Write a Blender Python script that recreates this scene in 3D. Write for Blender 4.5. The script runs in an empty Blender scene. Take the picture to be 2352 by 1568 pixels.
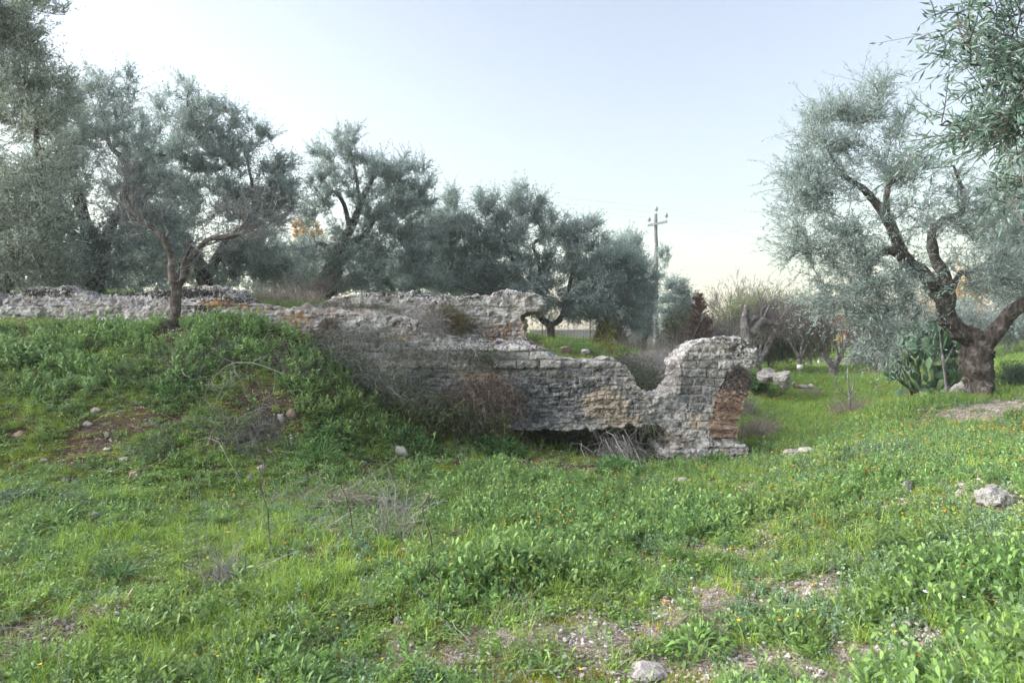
import bpy, math, random
import numpy as np
from mathutils import Vector, Matrix

R = math.radians
random.seed(7)
rng = np.random.default_rng(11)
scene = bpy.context.scene
COL = scene.collection

# ------------------------------------------------------------------ camera
F, CX, CY, CAMH = 1568.0, 1176.0, 784.0, 1.6      # working frame 2352 x 1568
cam_d = bpy.data.cameras.new('camera')
cam_d.lens = 24.0
cam_d.sensor_width = 36.0
cam_d.clip_start = 0.05
cam_d.clip_end = 5000
cam_d.dof.use_dof = True
cam_d.dof.focus_distance = 9.6
cam_d.dof.aperture_fstop = 9.0
cam = bpy.data.objects.new('camera', cam_d)
cam.location = (0, 0, CAMH)
cam.rotation_euler = (R(90), 0, 0)
COL.objects.link(cam)
scene.camera = cam

# ------------------------------------------------------------------ world, sun, exposure
SUN_EL, SUN_AZ = 4.0, -80.0          # azimuth measured from +Y towards +X
w = bpy.data.worlds.new('World')
scene.world = w
w.use_nodes = True
nt = w.node_tree
bg = nt.nodes['Background']
sky = nt.nodes.new('ShaderNodeTexSky')
sky.sky_type = 'NISHITA'
sky.sun_disc = False
sky.sun_elevation = R(SUN_EL)
sky.sun_rotation = R(SUN_AZ)
sky.air_density = 1.3
sky.dust_density = 2.0
sky.ozone_density = 2.4
sky.altitude = 100
hs = nt.nodes.new('ShaderNodeHueSaturation')
hs.inputs['Hue'].default_value = 0.525
hs.inputs['Saturation'].default_value = 0.58
nt.links.new(sky.outputs[0], hs.inputs['Color'])
nt.links.new(hs.outputs[0], bg.inputs[0])
bg.inputs[1].default_value = 0.12
sun_d = bpy.data.lights.new('sun', 'SUN')
sun_d.energy = 3.1
sun_d.angle = R(115)
sun_d.color = (1.0, 0.97, 0.94)
sun = bpy.data.objects.new('sun', sun_d)
_el, _az = R(SUN_EL), R(SUN_AZ)
sd = Vector((math.sin(_az) * math.cos(_el), math.cos(_az) * math.cos(_el), math.sin(_el)))
sun.rotation_euler = sd.to_track_quat('Z', 'Y').to_euler()
COL.objects.link(sun)
scene.view_settings.view_transform = 'Standard'
scene.view_settings.look = 'None'
scene.view_settings.gamma = 1
scene.view_settings.use_curve_mapping = False
scene.view_settings.exposure = 2.92
scene.cycles.max_bounces = 6
scene.cycles.diffuse_bounces = 3
scene.cycles.transmission_bounces = 3
scene.cycles.transparent_max_bounces = 4
# ------------------------------------------------------------------ maths helpers
def P(u, v, d):
    return np.array([(u - CX) / F * d, d, CAMH - (v - CY) / F * d])

def nrm(a):
    return a / np.maximum(np.linalg.norm(a, axis=-1, keepdims=True), 1e-9)

def _hash(ix, iy, iz, seed):
    h = (ix * 374761393 + iy * 668265263 + iz * 2147483647 + seed * 1274126177) & 0xFFFFFFFF
    h = ((h ^ (h >> 13)) * 1274126177) & 0xFFFFFFFF
    h = ((h ^ (h >> 16)) * 2246822519) & 0xFFFFFFFF
    return ((h ^ (h >> 15)) & 0xFFFFFF) / float(0xFFFFFF)

def vnoise(Pt, seed=0):
    i = np.floor(Pt).astype(np.int64)
    f = Pt - i
    f = f * f * (3 - 2 * f)
    x, y, z = i[..., 0], i[..., 1], i[..., 2]
    fx, fy, fz = f[..., 0], f[..., 1], f[..., 2]
    c = lambda a, b, e: _hash(x + a, y + b, z + e, seed)
    x00 = c(0, 0, 0) * (1 - fx) + c(1, 0, 0) * fx
    x10 = c(0, 1, 0) * (1 - fx) + c(1, 1, 0) * fx
    x01 = c(0, 0, 1) * (1 - fx) + c(1, 0, 1) * fx
    x11 = c(0, 1, 1) * (1 - fx) + c(1, 1, 1) * fx
    return (x00 * (1 - fy) + x10 * fy) * (1 - fz) + (x01 * (1 - fy) + x11 * fy) * fz

def fbm(Pt, octs=4, seed=0, gain=0.5):
    s, a, t = 0, 1.0, 0
    for o in range(octs):
        s = s + a * (vnoise(Pt * (2.03 ** o) + 17.3 * o, seed + o) * 2 - 1)
        t += a
        a *= gain
    return s / t

def worley(Pt, seed=0):
    i = np.floor(Pt).astype(np.int64); f = Pt - i
    d1 = np.full(Pt.shape[:-1], 9.0); d2 = d1.copy(); idn = d1 * 0
    for a in (-1, 0, 1):
        for b in (-1, 0, 1):
            for c in (-1, 0, 1):
                x, y, z = i[..., 0] + a, i[..., 1] + b, i[..., 2] + c
                h = _hash(x, y, z, seed)
                p = np.stack([a + _hash(x, y, z, seed + 1) * .8 + .1 - f[..., 0], b + _hash(x, y, z, seed + 2) * .8 + .1 - f[..., 1], c + _hash(x, y, z, seed + 3) * .8 + .1 - f[..., 2]], -1)
                d = np.sqrt((p * p).sum(-1))
                nw = d < d1
                d2 = np.where(nw, d1, np.minimum(d2, d)); idn = np.where(nw, h, idn); d1 = np.where(nw, d, d1)
    return d1, d2, idn

def xy3(x, y, s=1.0, z=0.0):
    x = np.asarray(x, float); y = np.asarray(y, float)
    return np.stack([x * s, y * s, np.full_like(x, z)], -1)

def sstep(a, b, x):
    t = np.clip((x - a) / (b - a), 0, 1)
    return t * t * (3 - 2 * t)

# ------------------------------------------------------------------ mesh helpers
def mesh_np(name, V, faces, mats=(), midx=None, attrs=None, smooth=False):
    """faces: a list of (n, 3) or (n, 4) index arrays"""
    V = np.asarray(V, np.float32).reshape(-1, 3)
    me = bpy.data.meshes.new(name)
    me.vertices.add(len(V))
    me.vertices.foreach_set('co', V.ravel())
    loops = np.concatenate([f.ravel() for f in faces]).astype(np.int32)
    sizes = np.concatenate([np.full(len(f), f.shape[1], np.int32) for f in faces])
    starts = np.concatenate([[0], np.cumsum(sizes)[:-1]]).astype(np.int32)
    me.loops.add(len(loops))
    me.loops.foreach_set('vertex_index', loops)
    me.polygons.add(len(sizes))
    me.polygons.foreach_set('loop_start', starts)
    me.polygons.foreach_set('use_smooth', np.full(len(sizes), smooth, bool))
    for m in mats:
        me.materials.append(m)
    if midx is not None:
        me.polygons.foreach_set('material_index', np.asarray(midx, np.int32))
    for k, a in (attrs or {}).items():
        at = me.attributes.new(k, 'FLOAT', 'POINT')
        at.data.foreach_set('value', np.asarray(a, np.float32))
    me.update(calc_edges=True)
    return me

class Acc:
    """collects vertices, faces, a per-vertex value and material indices"""
    def __init__(s):
        s.V, s.Fq, s.Ft, s.n, s.a, s.mq, s.mt = [], [], [], 0, [], [], []
    def add(s, V, Fc, val=0.5, m=0):
        V = np.asarray(V, float).reshape(-1, 3)
        Fc = np.asarray(Fc) + s.n
        if Fc.shape[1] == 4:
            s.Fq.append(Fc); s.mq.append(np.full(len(Fc), m))
        else:
            s.Ft.append(Fc); s.mt.append(np.full(len(Fc), m))
        s.V.append(V)
        s.a.append(np.broadcast_to(np.asarray(val, float), (len(V),)))
        s.n += len(V)
    def mesh(s, name, mats, smooth=False, xf=None):
        V = np.concatenate(s.V)
        if xf is not None:
            V = V - np.asarray(xf)
        fs, mi = [], []
        if s.Fq: fs.append(np.concatenate(s.Fq)); mi.append(np.concatenate(s.mq))
        if s.Ft: fs.append(np.concatenate(s.Ft)); mi.append(np.concatenate(s.mt))
        return mesh_np(name, V, fs, mats, np.concatenate(mi), {'val': np.concatenate(s.a)}, smooth)

def tubes(Pt, Rd, M=3):
    """Pt [N,K,3], Rd [N,K] -> verts, quads"""
    N, K, _ = Pt.shape
    T = nrm(np.gradient(Pt, axis=1))
    ov = nrm(Pt[:, -1] - Pt[:, 0])
    ref = np.where(np.abs(ov[:, 2:3]) < 0.8, np.array([[0, 0, 1.0]]), np.array([[1.0, 0, 0]]))
    ref = np.broadcast_to(ref[:, None], Pt.shape)
    a = nrm(np.cross(T, ref)); b = np.cross(T, a)
    ang = np.linspace(0, 2 * np.pi, M, endpoint=False)
    V = Pt[:, :, None] + Rd[:, :, None, None] * (a[:, :, None] * np.cos(ang)[None, None, :, None] + b[:, :, None] * np.sin(ang)[None, None, :, None])
    idx = np.arange(N * K * M).reshape(N, K, M)
    q = np.stack([idx[:, :-1], np.roll(idx, -1, 2)[:, :-1], np.roll(idx, -1, 2)[:, 1:], idx[:, 1:]], -1).reshape(-1, 4)
    return V.reshape(-1, 3), q

def ribbons(P0, D, L, W, bend, K=4, side=None, prof='leaf'):
    N = len(P0)
    t = np.linspace(0, 1, K)
    L = np.broadcast_to(L, (N,)); W = np.broadcast_to(W, (N,))
    C = P0[:, None] + D[:, None] * (L[:, None] * t)[..., None] + bend[:, None] * (L[:, None] * t ** 2)[..., None]
    if side is None:
        side = nrm(np.cross(D, rng.normal(size=(N, 3)) * 0.35 + np.array([0, 0, 1.0])))
    if prof == 'leaf':
        wv = np.interp(t, [0, .2, .6, .85, 1], [.25, .6, 1, .7, .08])
    elif prof == 'round':
        wv = np.interp(t, [0, .25, .6, .85, 1], [.3, .9, 1, .75, .25])
    else:
        wv = np.interp(t, [0, .5, 1], [1, .8, .08])
    o = side[:, None] * (W[:, None] * wv * 0.5)[..., None]
    V = np.stack([C - o, C + o], 2)
    idx = np.arange(N * K * 2).reshape(N, K, 2)
    q = np.stack([idx[:, :-1, 0], idx[:, :-1, 1], idx[:, 1:, 1], idx[:, 1:, 0]], -1).reshape(-1, 4)
    return V.reshape(-1, 3), q

def smooth_path(pts, step):
    """Catmull-Rom through pts (k, m) resampled about every step metres"""
    pts = np.asarray(pts, float)
    p = np.vstack([2 * pts[0] - pts[1], pts, 2 * pts[-1] - pts[-2]])
    out = []
    for i in range(1, len(p) - 2):
        n = max(2, int(np.linalg.norm(p[i + 1, :3] - p[i, :3]) / step))
        t = np.linspace(0, 1, n, endpoint=False)[:, None]
        a, b, c, d = p[i - 1], p[i], p[i + 1], p[i + 2]
        out.append(0.5 * ((2 * b) + (-a + c) * t + (2 * a - 5 * b + 4 * c - d) * t ** 2 + (-a + 3 * b - 3 * c + d) * t ** 3))
    out.append(p[-2][None])
    return np.vstack(out)

def limb(acc, pts, step=0.05, M=14, rough=0.16, knots=0.0, seed=0, m=0):
    """pts (k,4): xyz + radius -> a gnarly tapering tube"""
    q = smooth_path(pts, step)
    q[:, 3] = np.maximum(q[:, 3], 0.004)
    c = q[:, :3] + np.stack([fbm(q[:, :3] * 2.5 + s * 9, 2, seed + s) for s in range(3)], -1) * np.minimum(q[:, 3:4] * 0.5, 0.04)
    V, f = tubes(c[None], q[None, :, 3], M)
    V = V.reshape(len(q), M, 3)
    dirs = V - c[:, None]
    rel = dirs / np.maximum(q[:, None, 3:4], 1e-6)
    s = (rel * 3.2) + (np.arange(len(q)) * step * 2.2)[:, None, None]
    n = fbm(s, 3, seed + 5) * rough + fbm(V * 3.0, 2, seed + 9) * rough * 0.9
    if M > 40:
        n = n + (0.5 - np.abs(fbm(np.concatenate([rel * 6.0, ], -1) + (np.arange(len(q)) * step * 1.5)[:, None, None], 3, seed + 31))) * .22 - .1 + fbm(V * 22, 3, seed + 33) * .10
    if knots:
        kn = np.clip(fbm(V * 7.0, 3, seed + 3), 0, 1) ** 1.0 * knots
        n = n + kn
    V = c[:, None] + dirs * (1 + n[..., None])
    nr = len(q) * M
    V = np.vstack([V.reshape(-1, 3), c[:1], c[-1:]])
    r0 = np.arange(M); r1 = r0 + nr - M
    t0 = np.stack([np.full(M, nr), np.roll(r0, -1), r0], -1)
    t1 = np.stack([np.full(M, nr + 1), r1, np.roll(r1, -1)], -1)
    base = acc.n
    acc.add(V, f, 0.5, m)
    tt = np.vstack([t0, t1]) + base
    acc.Ft.append(tt); acc.mt.append(np.full(len(tt), m))
    return q

# ------------------------------------------------------------------ object helpers
def link(name, me, parent=None, label=None, cat=None, group=None, kind=None, loc=None):
    o = bpy.data.objects.new(name, me)
    COL.objects.link(o)
    if parent is not None:
        o.parent = parent
    if loc is not None:
        o.location = [float(v) for v in loc]
    if label: o['label'] = label
    if cat: o['category'] = cat
    if group: o['group'] = group
    if kind: o['kind'] = kind
    return o

def thing(name, label, cat, loc, group=None):
    return link(name, None, None, label, cat, group, None, loc)

# ------------------------------------------------------------------ material helpers
class N:
    def __init__(s, name):
        s.m = bpy.data.materials.new(name)
        s.m.use_nodes = True
        s.t = s.m.node_tree
        s.t.nodes.clear()
        s.out = s.t.nodes.new('ShaderNodeOutputMaterial')
    def n(s, typ, **kw):
        nd = s.t.nodes.new(typ)
        for k, v in kw.items():
            setattr(nd, k, v)
        return nd
    def l(s, a, b):
        s.t.links.new(a, b)
    def tex(s, scale, detail=4, rough=0.55, src='Object', vec=None, dist=0.0):
        if vec is None:
            vec = s.coord(src)
        nd = s.n('ShaderNodeTexNoise')
        nd.inputs['Scale'].default_value = scale
        nd.inputs['Detail'].default_value = detail
        nd.inputs['Roughness'].default_value = rough
        nd.inputs['Distortion'].default_value = dist
        s.l(vec, nd.inputs['Vector'])
        return nd.outputs['Fac']
    def coord(s, src='Object'):
        if src == 'World':
            return s.n('ShaderNodeNewGeometry').outputs['Position']
        return s.n('ShaderNodeTexCoord').outputs[src]
    def attr(s, name):
        return s.n('ShaderNodeAttribute', attribute_name=name).outputs['Fac']
    def ramp(s, fac, stops, interp='LINEAR'):
        nd = s.n('ShaderNodeValToRGB')
        nd.color_ramp.interpolation = interp
        e = nd.color_ramp.elements
        while len(e) < len(stops): e.new(0.5)
        for el, (p, c) in zip(e, stops):
            el.position = p
            el.color = (*c, 1) if len(c) == 3 else c
        s.l(fac, nd.inputs[0])
        return nd.outputs[0]
    def step(s, fac, a, b):
        nd = s.n('ShaderNodeMapRange', interpolation_type='SMOOTHSTEP')
        nd.inputs['From Min'].default_value = a
        nd.inputs['From Max'].default_value = b
        s.l(fac, nd.inputs['Value'])
        return nd.outputs['Result']
    def math(s, op, a, b=None):
        nd = s.n('ShaderNodeMath', operation=op)
        for i, x in enumerate((a, b)):
            if x is None: continue
            if isinstance(x, (int, float)): nd.inputs[i].default_value = x
            else: s.l(x, nd.inputs[i])
        return nd.outputs[0]
    def mix(s, fac, a, b, mode='MIX'):
        nd = s.n('ShaderNodeMix', data_type='RGBA', blend_type=mode)
        for sock, x in ((nd.inputs[0], fac), (nd.inputs[6], a), (nd.inputs[7], b)):
            if isinstance(x, (int, float)): sock.default_value = x
            elif isinstance(x, tuple): sock.default_value = (*x, 1)
            else: s.l(x, sock)
        return nd.outputs[2]
    def bsdf(s, col, rough=0.9, bump=None, bstr=0.5, bdist=0.02, spec=0.3, trans=None, tcol=None):
        b = s.n('ShaderNodeBsdfPrincipled')
        if isinstance(col, tuple): b.inputs['Base Color'].default_value = (*col, 1)
        else: s.l(col, b.inputs['Base Color'])
        if isinstance(rough, (int, float)): b.inputs['Roughness'].default_value = rough
        else: s.l(rough, b.inputs['Roughness'])
        b.inputs['Specular IOR Level'].default_value = spec
        if bump is not None:
            bn = s.n('ShaderNodeBump')
            bn.inputs['Strength'].default_value = bstr
            bn.inputs['Distance'].default_value = bdist
            s.l(bump, bn.inputs['Height'])
            s.l(bn.outputs[0], b.inputs['Normal'])
        o = b.outputs[0]
        if trans:
            tr = s.n('ShaderNodeBsdfTranslucent')
            tc = tcol if tcol is not None else col
            if isinstance(tc, tuple): tr.inputs[0].default_value = (*tc, 1)
            else: s.l(tc, tr.inputs[0])
            mx = s.n('ShaderNodeMixShader')
            mx.inputs[0].default_value = trans
            s.l(o, mx.inputs[1]); s.l(tr.outputs[0], mx.inputs[2])
            o = mx.outputs[0]
        s.l(o, s.out.inputs[0])
        return s.m
# ------------------------------------------------------------------ terrain
_ctl = [P(*a) for a in [
    # foreground
    (0, 1568, 3.1), (600, 1568, 3.2), (1176, 1568, 3.2), (1700, 1568, 3.1), (2050, 1568, 2.85), (2352, 1568, 2.3),
    (0, 1400, 3.85), (600, 1400, 4.0), (1176, 1400, 4.05), (1700, 1400, 3.95), (2000, 1400, 3.7), (2352, 1400, 3.0),
    (0, 1215, 5.3), (500, 1230, 5.55), (900, 1230, 5.6), (1300, 1200, 6.0), (1700, 1200, 5.9), (1760, 1190, 5.75), (1860, 1190, 5.3), (2000, 1180, 4.95), (2352, 1200, 3.9),
    (0, 1100, 6.8), (300, 1150, 6.25), (600, 1100, 7.2), (900, 1090, 8.0), (1200, 1080, 8.3), (1450, 1080, 8.4), (1700, 1080, 8.3),
    # left mound
    (0, 1000, 7.45), (300, 1040, 7.35), (600, 1010, 7.8), (780, 1030, 7.9), (0, 900, 7.8), (300, 900, 8.0), (600, 900, 8.25), (760, 930, 8.5),
    (0, 800, 8.7), (300, 800, 8.8), (600, 800, 8.9), (-300, 900, 7.8), (-300, 1100, 6.0),
    (-300, 745, 9.6), (0, 748, 9.5), (250, 746, 9.5), (400, 742, 9.4), (520, 740, 9.4), (640, 748, 9.4), (720, 795, 9.4), (800, 855, 9.4),
    (860, 900, 9.35), (950, 965, 9.3), (1050, 1010, 9.3), (1150, 1030, 9.35), (1300, 1040, 9.5), (1520, 1052, 9.5), (1650, 1052, 9.5),
    # right bank
    (1820, 1110, 6.7), (1890, 1050, 7.5), (1900, 1120, 6.0), (2050, 1050, 6.8), (2200, 1050, 6.3), (2352, 1040, 6.0), (2352, 1120, 4.8), (2500, 1100, 5.4),
    (1930, 1010, 8.9), (1870, 1040, 7.8), (1805, 1083, 7.3), (2040, 940, 10.6), (2150, 930, 10.7), (2250, 922, 10.0), (2352, 935, 9.0), (2352, 985, 8.0), (2500, 980, 7.5),
    # field beyond on the right
    (1750, 1010, 11.0), (1700, 930, 17), (1800, 930, 17), (2040, 915, 17.0), (2120, 922, 14.8), (1800, 880, 26), (1950, 880, 26), (2100, 870, 28), (1850, 845, 38), (2050, 845, 38),
    (2300, 860, 15), (2352, 830, 18), (2352, 760, 30), (2500, 760, 24), (2200, 850, 26), (2250, 800, 40),
    # behind the wall
    (1300, 1010, 11.2), (1500, 1000, 11.2), (1620, 960, 12.5), (1540, 880, 13.5), (1480, 850, 14.5), (1400, 810, 16.0), (1300, 795, 17), (1560, 830, 17), (1500, 806, 30),
    (1640, 840, 20), (1280, 772, 26), (1400, 774, 30), (1600, 800, 40),
    (1100, 790, 12.5), (900, 740, 12.0), (1000, 745, 16), (600, 700, 12.0), (200, 685, 12.2), (-200, 685, 12.5), (100, 700, 20), (600, 720, 22), (1000, 760, 24),
    (-600, 745, 9.8), (-600, 900, 7.5), (-600, 1200, 4.9)]]
_ctl += [np.array(a, float) for a in [(3.25, 8.9, .02), (4.3, 10.9, .03), (5.3, 12.6, .04), (2.6, 8.4, 0.0), (-1.5, 10.9, 1.1), (-3.5, 10.8, 1.9), (-6, 10.9, 2.05), (0.2, 11.4, 0.75), (0.9, 11.9, 0.7), (-0.2, 10.0, 0.35), (-1.3, 10.0, 0.7),
          (-3, 0, 0.05), (0, 0, 0), (2.5, 0, 0.35), (-8, 2, 0.3), (7, 2, 1.0), (-6, -6, 0), (6, -6, 0.6), (9, 7, 1.3),
          (-25, 15, 2.6), (-30, 45, 2.2), (0, 60, 1.2), (25, 60, 1.2), (50, 50, 3), (40, 20, 4), (-40, 0, 1), (0, -30, 0), (30, -20, 1)]]
_ctl = np.array(_ctl)
_MQ = 0.5
def _phi(r): return np.sqrt(r * r + _MQ * _MQ)
_n = len(_ctl)
_A = np.zeros((_n + 3, _n + 3))
_dm = np.linalg.norm(_ctl[:, None, :2] - _ctl[None, :, :2], axis=-1)
_A[:_n, :_n] = _phi(_dm) - np.eye(_n) * 0.15
_A[:_n, _n] = 1; _A[:_n, _n + 1:] = _ctl[:, :2]
_A[_n, :_n] = 1; _A[_n + 1:, :_n] = _ctl[:, :2].T
_w = np.linalg.solve(_A, np.concatenate([_ctl[:, 2], [0, 0, 0]]))

def hz0(x, y):
    x = np.asarray(x, float); y = np.asarray(y, float)
    sh = x.shape
    x = np.clip(x.ravel(), -45, 55); y = np.clip(y.ravel(), -30, 65)
    out = np.empty(len(x))
    for i in range(0, len(x), 20000):
        xx, yy = x[i:i + 20000], y[i:i + 20000]
        r = _phi(np.hypot(xx[:, None] - _ctl[None, :, 0], yy[:, None] - _ctl[None, :, 1]))
        out[i:i + 20000] = r @ _w[:_n] + _w[_n] + _w[_n + 1] * xx + _w[_n + 2] * yy
    return out.reshape(sh)

def hz(x, y):
    near = 1 / (1 + np.maximum(np.asarray(y, float) - 12, 0) * 0.1)
    return hz0(x, y) + near * (fbm(xy3(x, y, 1.1), 3, 40) * 0.10 + np.abs(fbm(xy3(x, y, 2.2), 2, 43)) * 0.05 + fbm(xy3(x, y, 5.0), 3, 50) * 0.022)

def ground_at(u, v, dmin=2.0, dmax=70):
    """the first point of the terrain on the ray through a pixel; u, v scalars or arrays"""
    u = np.atleast_1d(np.asarray(u, float)); v = np.atleast_1d(np.asarray(v, float))
    ds = np.geomspace(dmin, dmax, 420)
    X = (u[:, None] - CX) / F * ds; Y = np.broadcast_to(ds, X.shape); Z = CAMH - (v[:, None] - CY) / F * ds
    below = Z < hz(X, Y)
    k = np.argmax(below, 1)
    k = np.where(below.any(1), k, len(ds) - 1)
    k0 = np.maximum(k - 1, 0); r = np.arange(len(u))
    d0, d1 = ds[k0], ds[k]
    for _ in range(12):
        dm = (d0 + d1) / 2
        b = (CAMH - (v - CY) / F * dm) < hz((u - CX) / F * dm, dm)
        d1 = np.where(b, dm, d1); d0 = np.where(b, d0, dm)
    x, y = (u - CX) / F * d1, d1
    return np.stack([x, y, hz(x, y)], -1)

# patches of bare soil / gravel given where the photograph shows them: u, v, radius across (m), radius deep (m), strength, kind
_bp = [(1130, 1480, .55, .33, 1.0, 'grit'), (1700, 1540, .85, .32, 1.5, 'grit'), (1560, 1360, .4, .2, .45, 'grit'), (1480, 1440, .4, .2, .55, 'grit'), (1800, 1360, .45, .3, .8, 'grit'), (1180, 1540, .6, .25, .8, 'grit'),
       (1500, 1300, .3, .3, .3, 'grit'), (1420, 1420, .5, .25, .6, 'grit'), (1700, 1250, .35, .3, .7, 'grit'), (2120, 1150, .35, .4, .8, 'grit'), (1720, 1120, .4, .4, .5, 'grit'),
       (1060, 1270, .25, .2, .4, 'grit'), (800, 1290, .3, .3, .6, 'soil'), (120, 1430, .3, .2, .7, 'soil'), (350, 1400, .3, .2, .5, 'soil'), (520, 1420, .25, .15, .6, 'soil'),
       (230, 985, .4, .3, .8, 'soil'), (180, 1040, .3, .25, .6, 'soil'), (370, 940, .3, .3, .6, 'soil'), (610, 930, .35, .3, .8, 'soil'), (680, 815, .3, .35, 1.2, 'soil'),
       (20, 790, .5, .25, .8, 'soil'), (400, 762, .35, .16, 1.0, 'soil'), (640, 1000, .25, .2, .5, 'soil'), (1350, 1075, .5, .35, 1.2, 'soil'), (1200, 1062, .4, .3, .8, 'soil'),
       (2290, 935, .7, .5, 1.4, 'grit'), (2200, 965, .35, .5, .9, 'grit'), (2280, 1130, .25, .3, .6, 'grit'), (2330, 822, 1.8, 1.6, 1.0, 'grit'), (1620, 1062, .4, .3, .7, 'soil'),
       (1700, 1010, .7, 1.0, .6, 'dry'), (1850, 975, .8, 1.0, .5, 'dry'), (1300, 1000, 1.6, .9, 1.5, 'soil'), (1950, 950, .8, .8, .5, 'dry'),
       (60, 1490, .3, .25, .6, 'soil'), (1300, 800, 2.2, 1.6, .8, 'soil'), (1400, 812, 1.4, 1.2, .6, 'soil'), (1230, 1350, .3, .15, .2, 'grit'), (2290, 1250, .2, .2, .4, 'soil'), (2200, 1420, .25, .2, .4, 'soil')]
_bpw = ground_at([b[0] for b in _bp], [b[1] for b in _bp])

def bare(x, y, kinds=('grit', 'soil', 'dry')):
    s = np.zeros(np.shape(x))
    wob = fbm(xy3(x, y, 3.5), 3, 61) * 0.6
    for b, p in zip(_bp, _bpw):
        if b[5] in kinds:
            q = ((x - p[0]) / b[2]) ** 2 + ((y - p[1]) / b[3]) ** 2
            s = s + b[4] * np.exp(-q * (1 + wob)) 
    s = s * (1.0 + fbm(xy3(x, y, 5.0), 4, 71) * 1.6)
    return np.clip(s, 0, 1)

def build_ground():
    xs = np.concatenate([-np.geomspace(260, 13.2, 22), np.arange(-13, 13, 0.065), np.geomspace(13.1, 260, 24)])
    ys = np.concatenate([-np.geomspace(60, 1.3, 10), np.arange(-1, 1.8, 0.25), np.arange(1.8, 13, 0.05), np.arange(13, 45, 0.28), np.geomspace(45.2, 330, 18)])
    X, Y = np.meshgrid(xs, ys)
    Z = hz(X, Y)
    g = bare(X, Y, ('grit',)); s = bare(X, Y, ('soil',))
    Z = Z + (Y < 14) * (np.abs(fbm(xy3(X, Y, 14), 3, 81)) * 0.022 * (0.3 + s + g * 0.5) - 0.03 * s)
    V = np.stack([X, Y, Z], -1).reshape(-1, 3)
    ny, nx = X.shape
    i = np.arange(ny * nx).reshape(ny, nx)
    q = np.stack([i[:-1, :-1], i[:-1, 1:], i[1:, 1:], i[1:, :-1]], -1).reshape(-1, 4)
    m = N('soil_and_moss')
    co = m.coord('World')
    n1 = m.tex(3.0, 6, .6, vec=co); n2 = m.tex(30, 5, .6, vec=co); n3 = m.tex(0.9, 3, .5, vec=co)
    vor = m.n('ShaderNodeTexVoronoi'); vor.inputs['Scale'].default_value = 55; m.l(co, vor.inputs['Vector'])
    vd = m.step(vor.outputs['Distance'], 0.15, 0.5)
    soil = m.ramp(n2, [(0.3, (0.035, 0.022, 0.014)), (0.55, (0.085, 0.058, 0.038)), (0.8, (0.19, 0.14, 0.10))])
    moss = m.ramp(n2, [(0.3, (0.06, 0.09, 0.018)), (0.6, (0.16, 0.22, 0.035)), (0.8, (0.32, 0.35, 0.06))])
    grit = m.ramp(n2, [(0.3, (0.12, 0.095, 0.07)), (0.5, (0.27, 0.23, 0.18)), (0.75, (0.48, 0.44, 0.37))])
    grit = m.mix(m.math('MULTIPLY', m.math('SUBTRACT', 1.0, vd), 0.75), grit, m.ramp(vor.outputs['Color'], [(0.2, (0.06, 0.05, 0.04)), (0.5, (0.4, 0.37, 0.32)), (0.8, (0.65, 0.62, 0.57))]))
    base = m.mix(m.step(n1, 0.38, 0.6), soil, moss)
    base = m.mix(m.attr('soil'), base, soil)
    base = m.mix(m.attr('grit'), base, grit)
    far = m.ramp(n3, [(0.3, (0.07, 0.12, 0.03)), (0.7, (0.16, 0.2, 0.06))])
    base = m.mix(m.attr('far'), base, far)
    mat = m.bsdf(base, 0.95, bump=m.math('ADD', n2, m.math('MULTIPLY', vd, -0.3)), bstr=0.8, bdist=0.03, spec=0.15)
    me = mesh_np('ground', V, [q], [mat], None, {'grit': g.ravel(), 'soil': s.ravel(), 'far': sstep(30, 60, V[:, 1])}, True)
    return link('ground', me, kind='structure')
build_ground()
# ------------------------------------------------------------------ the ruined aqueduct wall
def in_poly(u, v, poly):
    c = np.zeros(np.shape(u), bool)
    n = len(poly)
    for i in range(n):
        x1, y1 = poly[i]; x2, y2 = poly[(i + 1) % n]
        if y1 == y2: continue
        h = ((y1 > v) != (y2 > v)) & (u < (x2 - x1) * (v - y1) / (y2 - y1) + x1)
        c ^= h
    return c

def blob(u, v, spots):
    s = np.zeros(np.shape(u))
    for (cu, cv, ru, rv, a) in spots:
        s = np.maximum(s, a * np.exp(-(((u - cu) / ru) ** 2 + ((v - cv) / rv) ** 2)))
    return s

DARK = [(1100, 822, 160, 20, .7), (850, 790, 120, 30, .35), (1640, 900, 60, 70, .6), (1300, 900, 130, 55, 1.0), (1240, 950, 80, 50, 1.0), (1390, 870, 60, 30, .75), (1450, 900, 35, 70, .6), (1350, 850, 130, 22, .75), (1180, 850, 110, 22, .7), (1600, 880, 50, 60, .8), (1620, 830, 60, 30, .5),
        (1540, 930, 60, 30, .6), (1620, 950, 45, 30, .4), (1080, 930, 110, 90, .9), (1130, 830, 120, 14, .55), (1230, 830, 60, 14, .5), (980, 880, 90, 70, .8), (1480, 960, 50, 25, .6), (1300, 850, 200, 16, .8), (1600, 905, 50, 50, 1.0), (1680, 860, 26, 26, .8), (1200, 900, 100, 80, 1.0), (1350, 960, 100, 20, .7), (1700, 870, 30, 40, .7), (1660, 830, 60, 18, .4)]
OCHRE = [(1390, 930, 60, 50, .95), (1430, 965, 60, 20, .9), (1370, 850, 20, 40, .4), (1100, 865, 70, 14, .9), (1560, 1010, 60, 40, .55), (1600, 970, 35, 30, .6), (1208, 750, 20, 40, 1.0), (1180, 715, 30, 12, .5),
         (1225, 718, 30, 8, .9), (1445, 880, 30, 30, .5), (1290, 975, 60, 15, .35), (1480, 900, 18, 25, .4), (1650, 1035, 60, 20, .5)]
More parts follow.
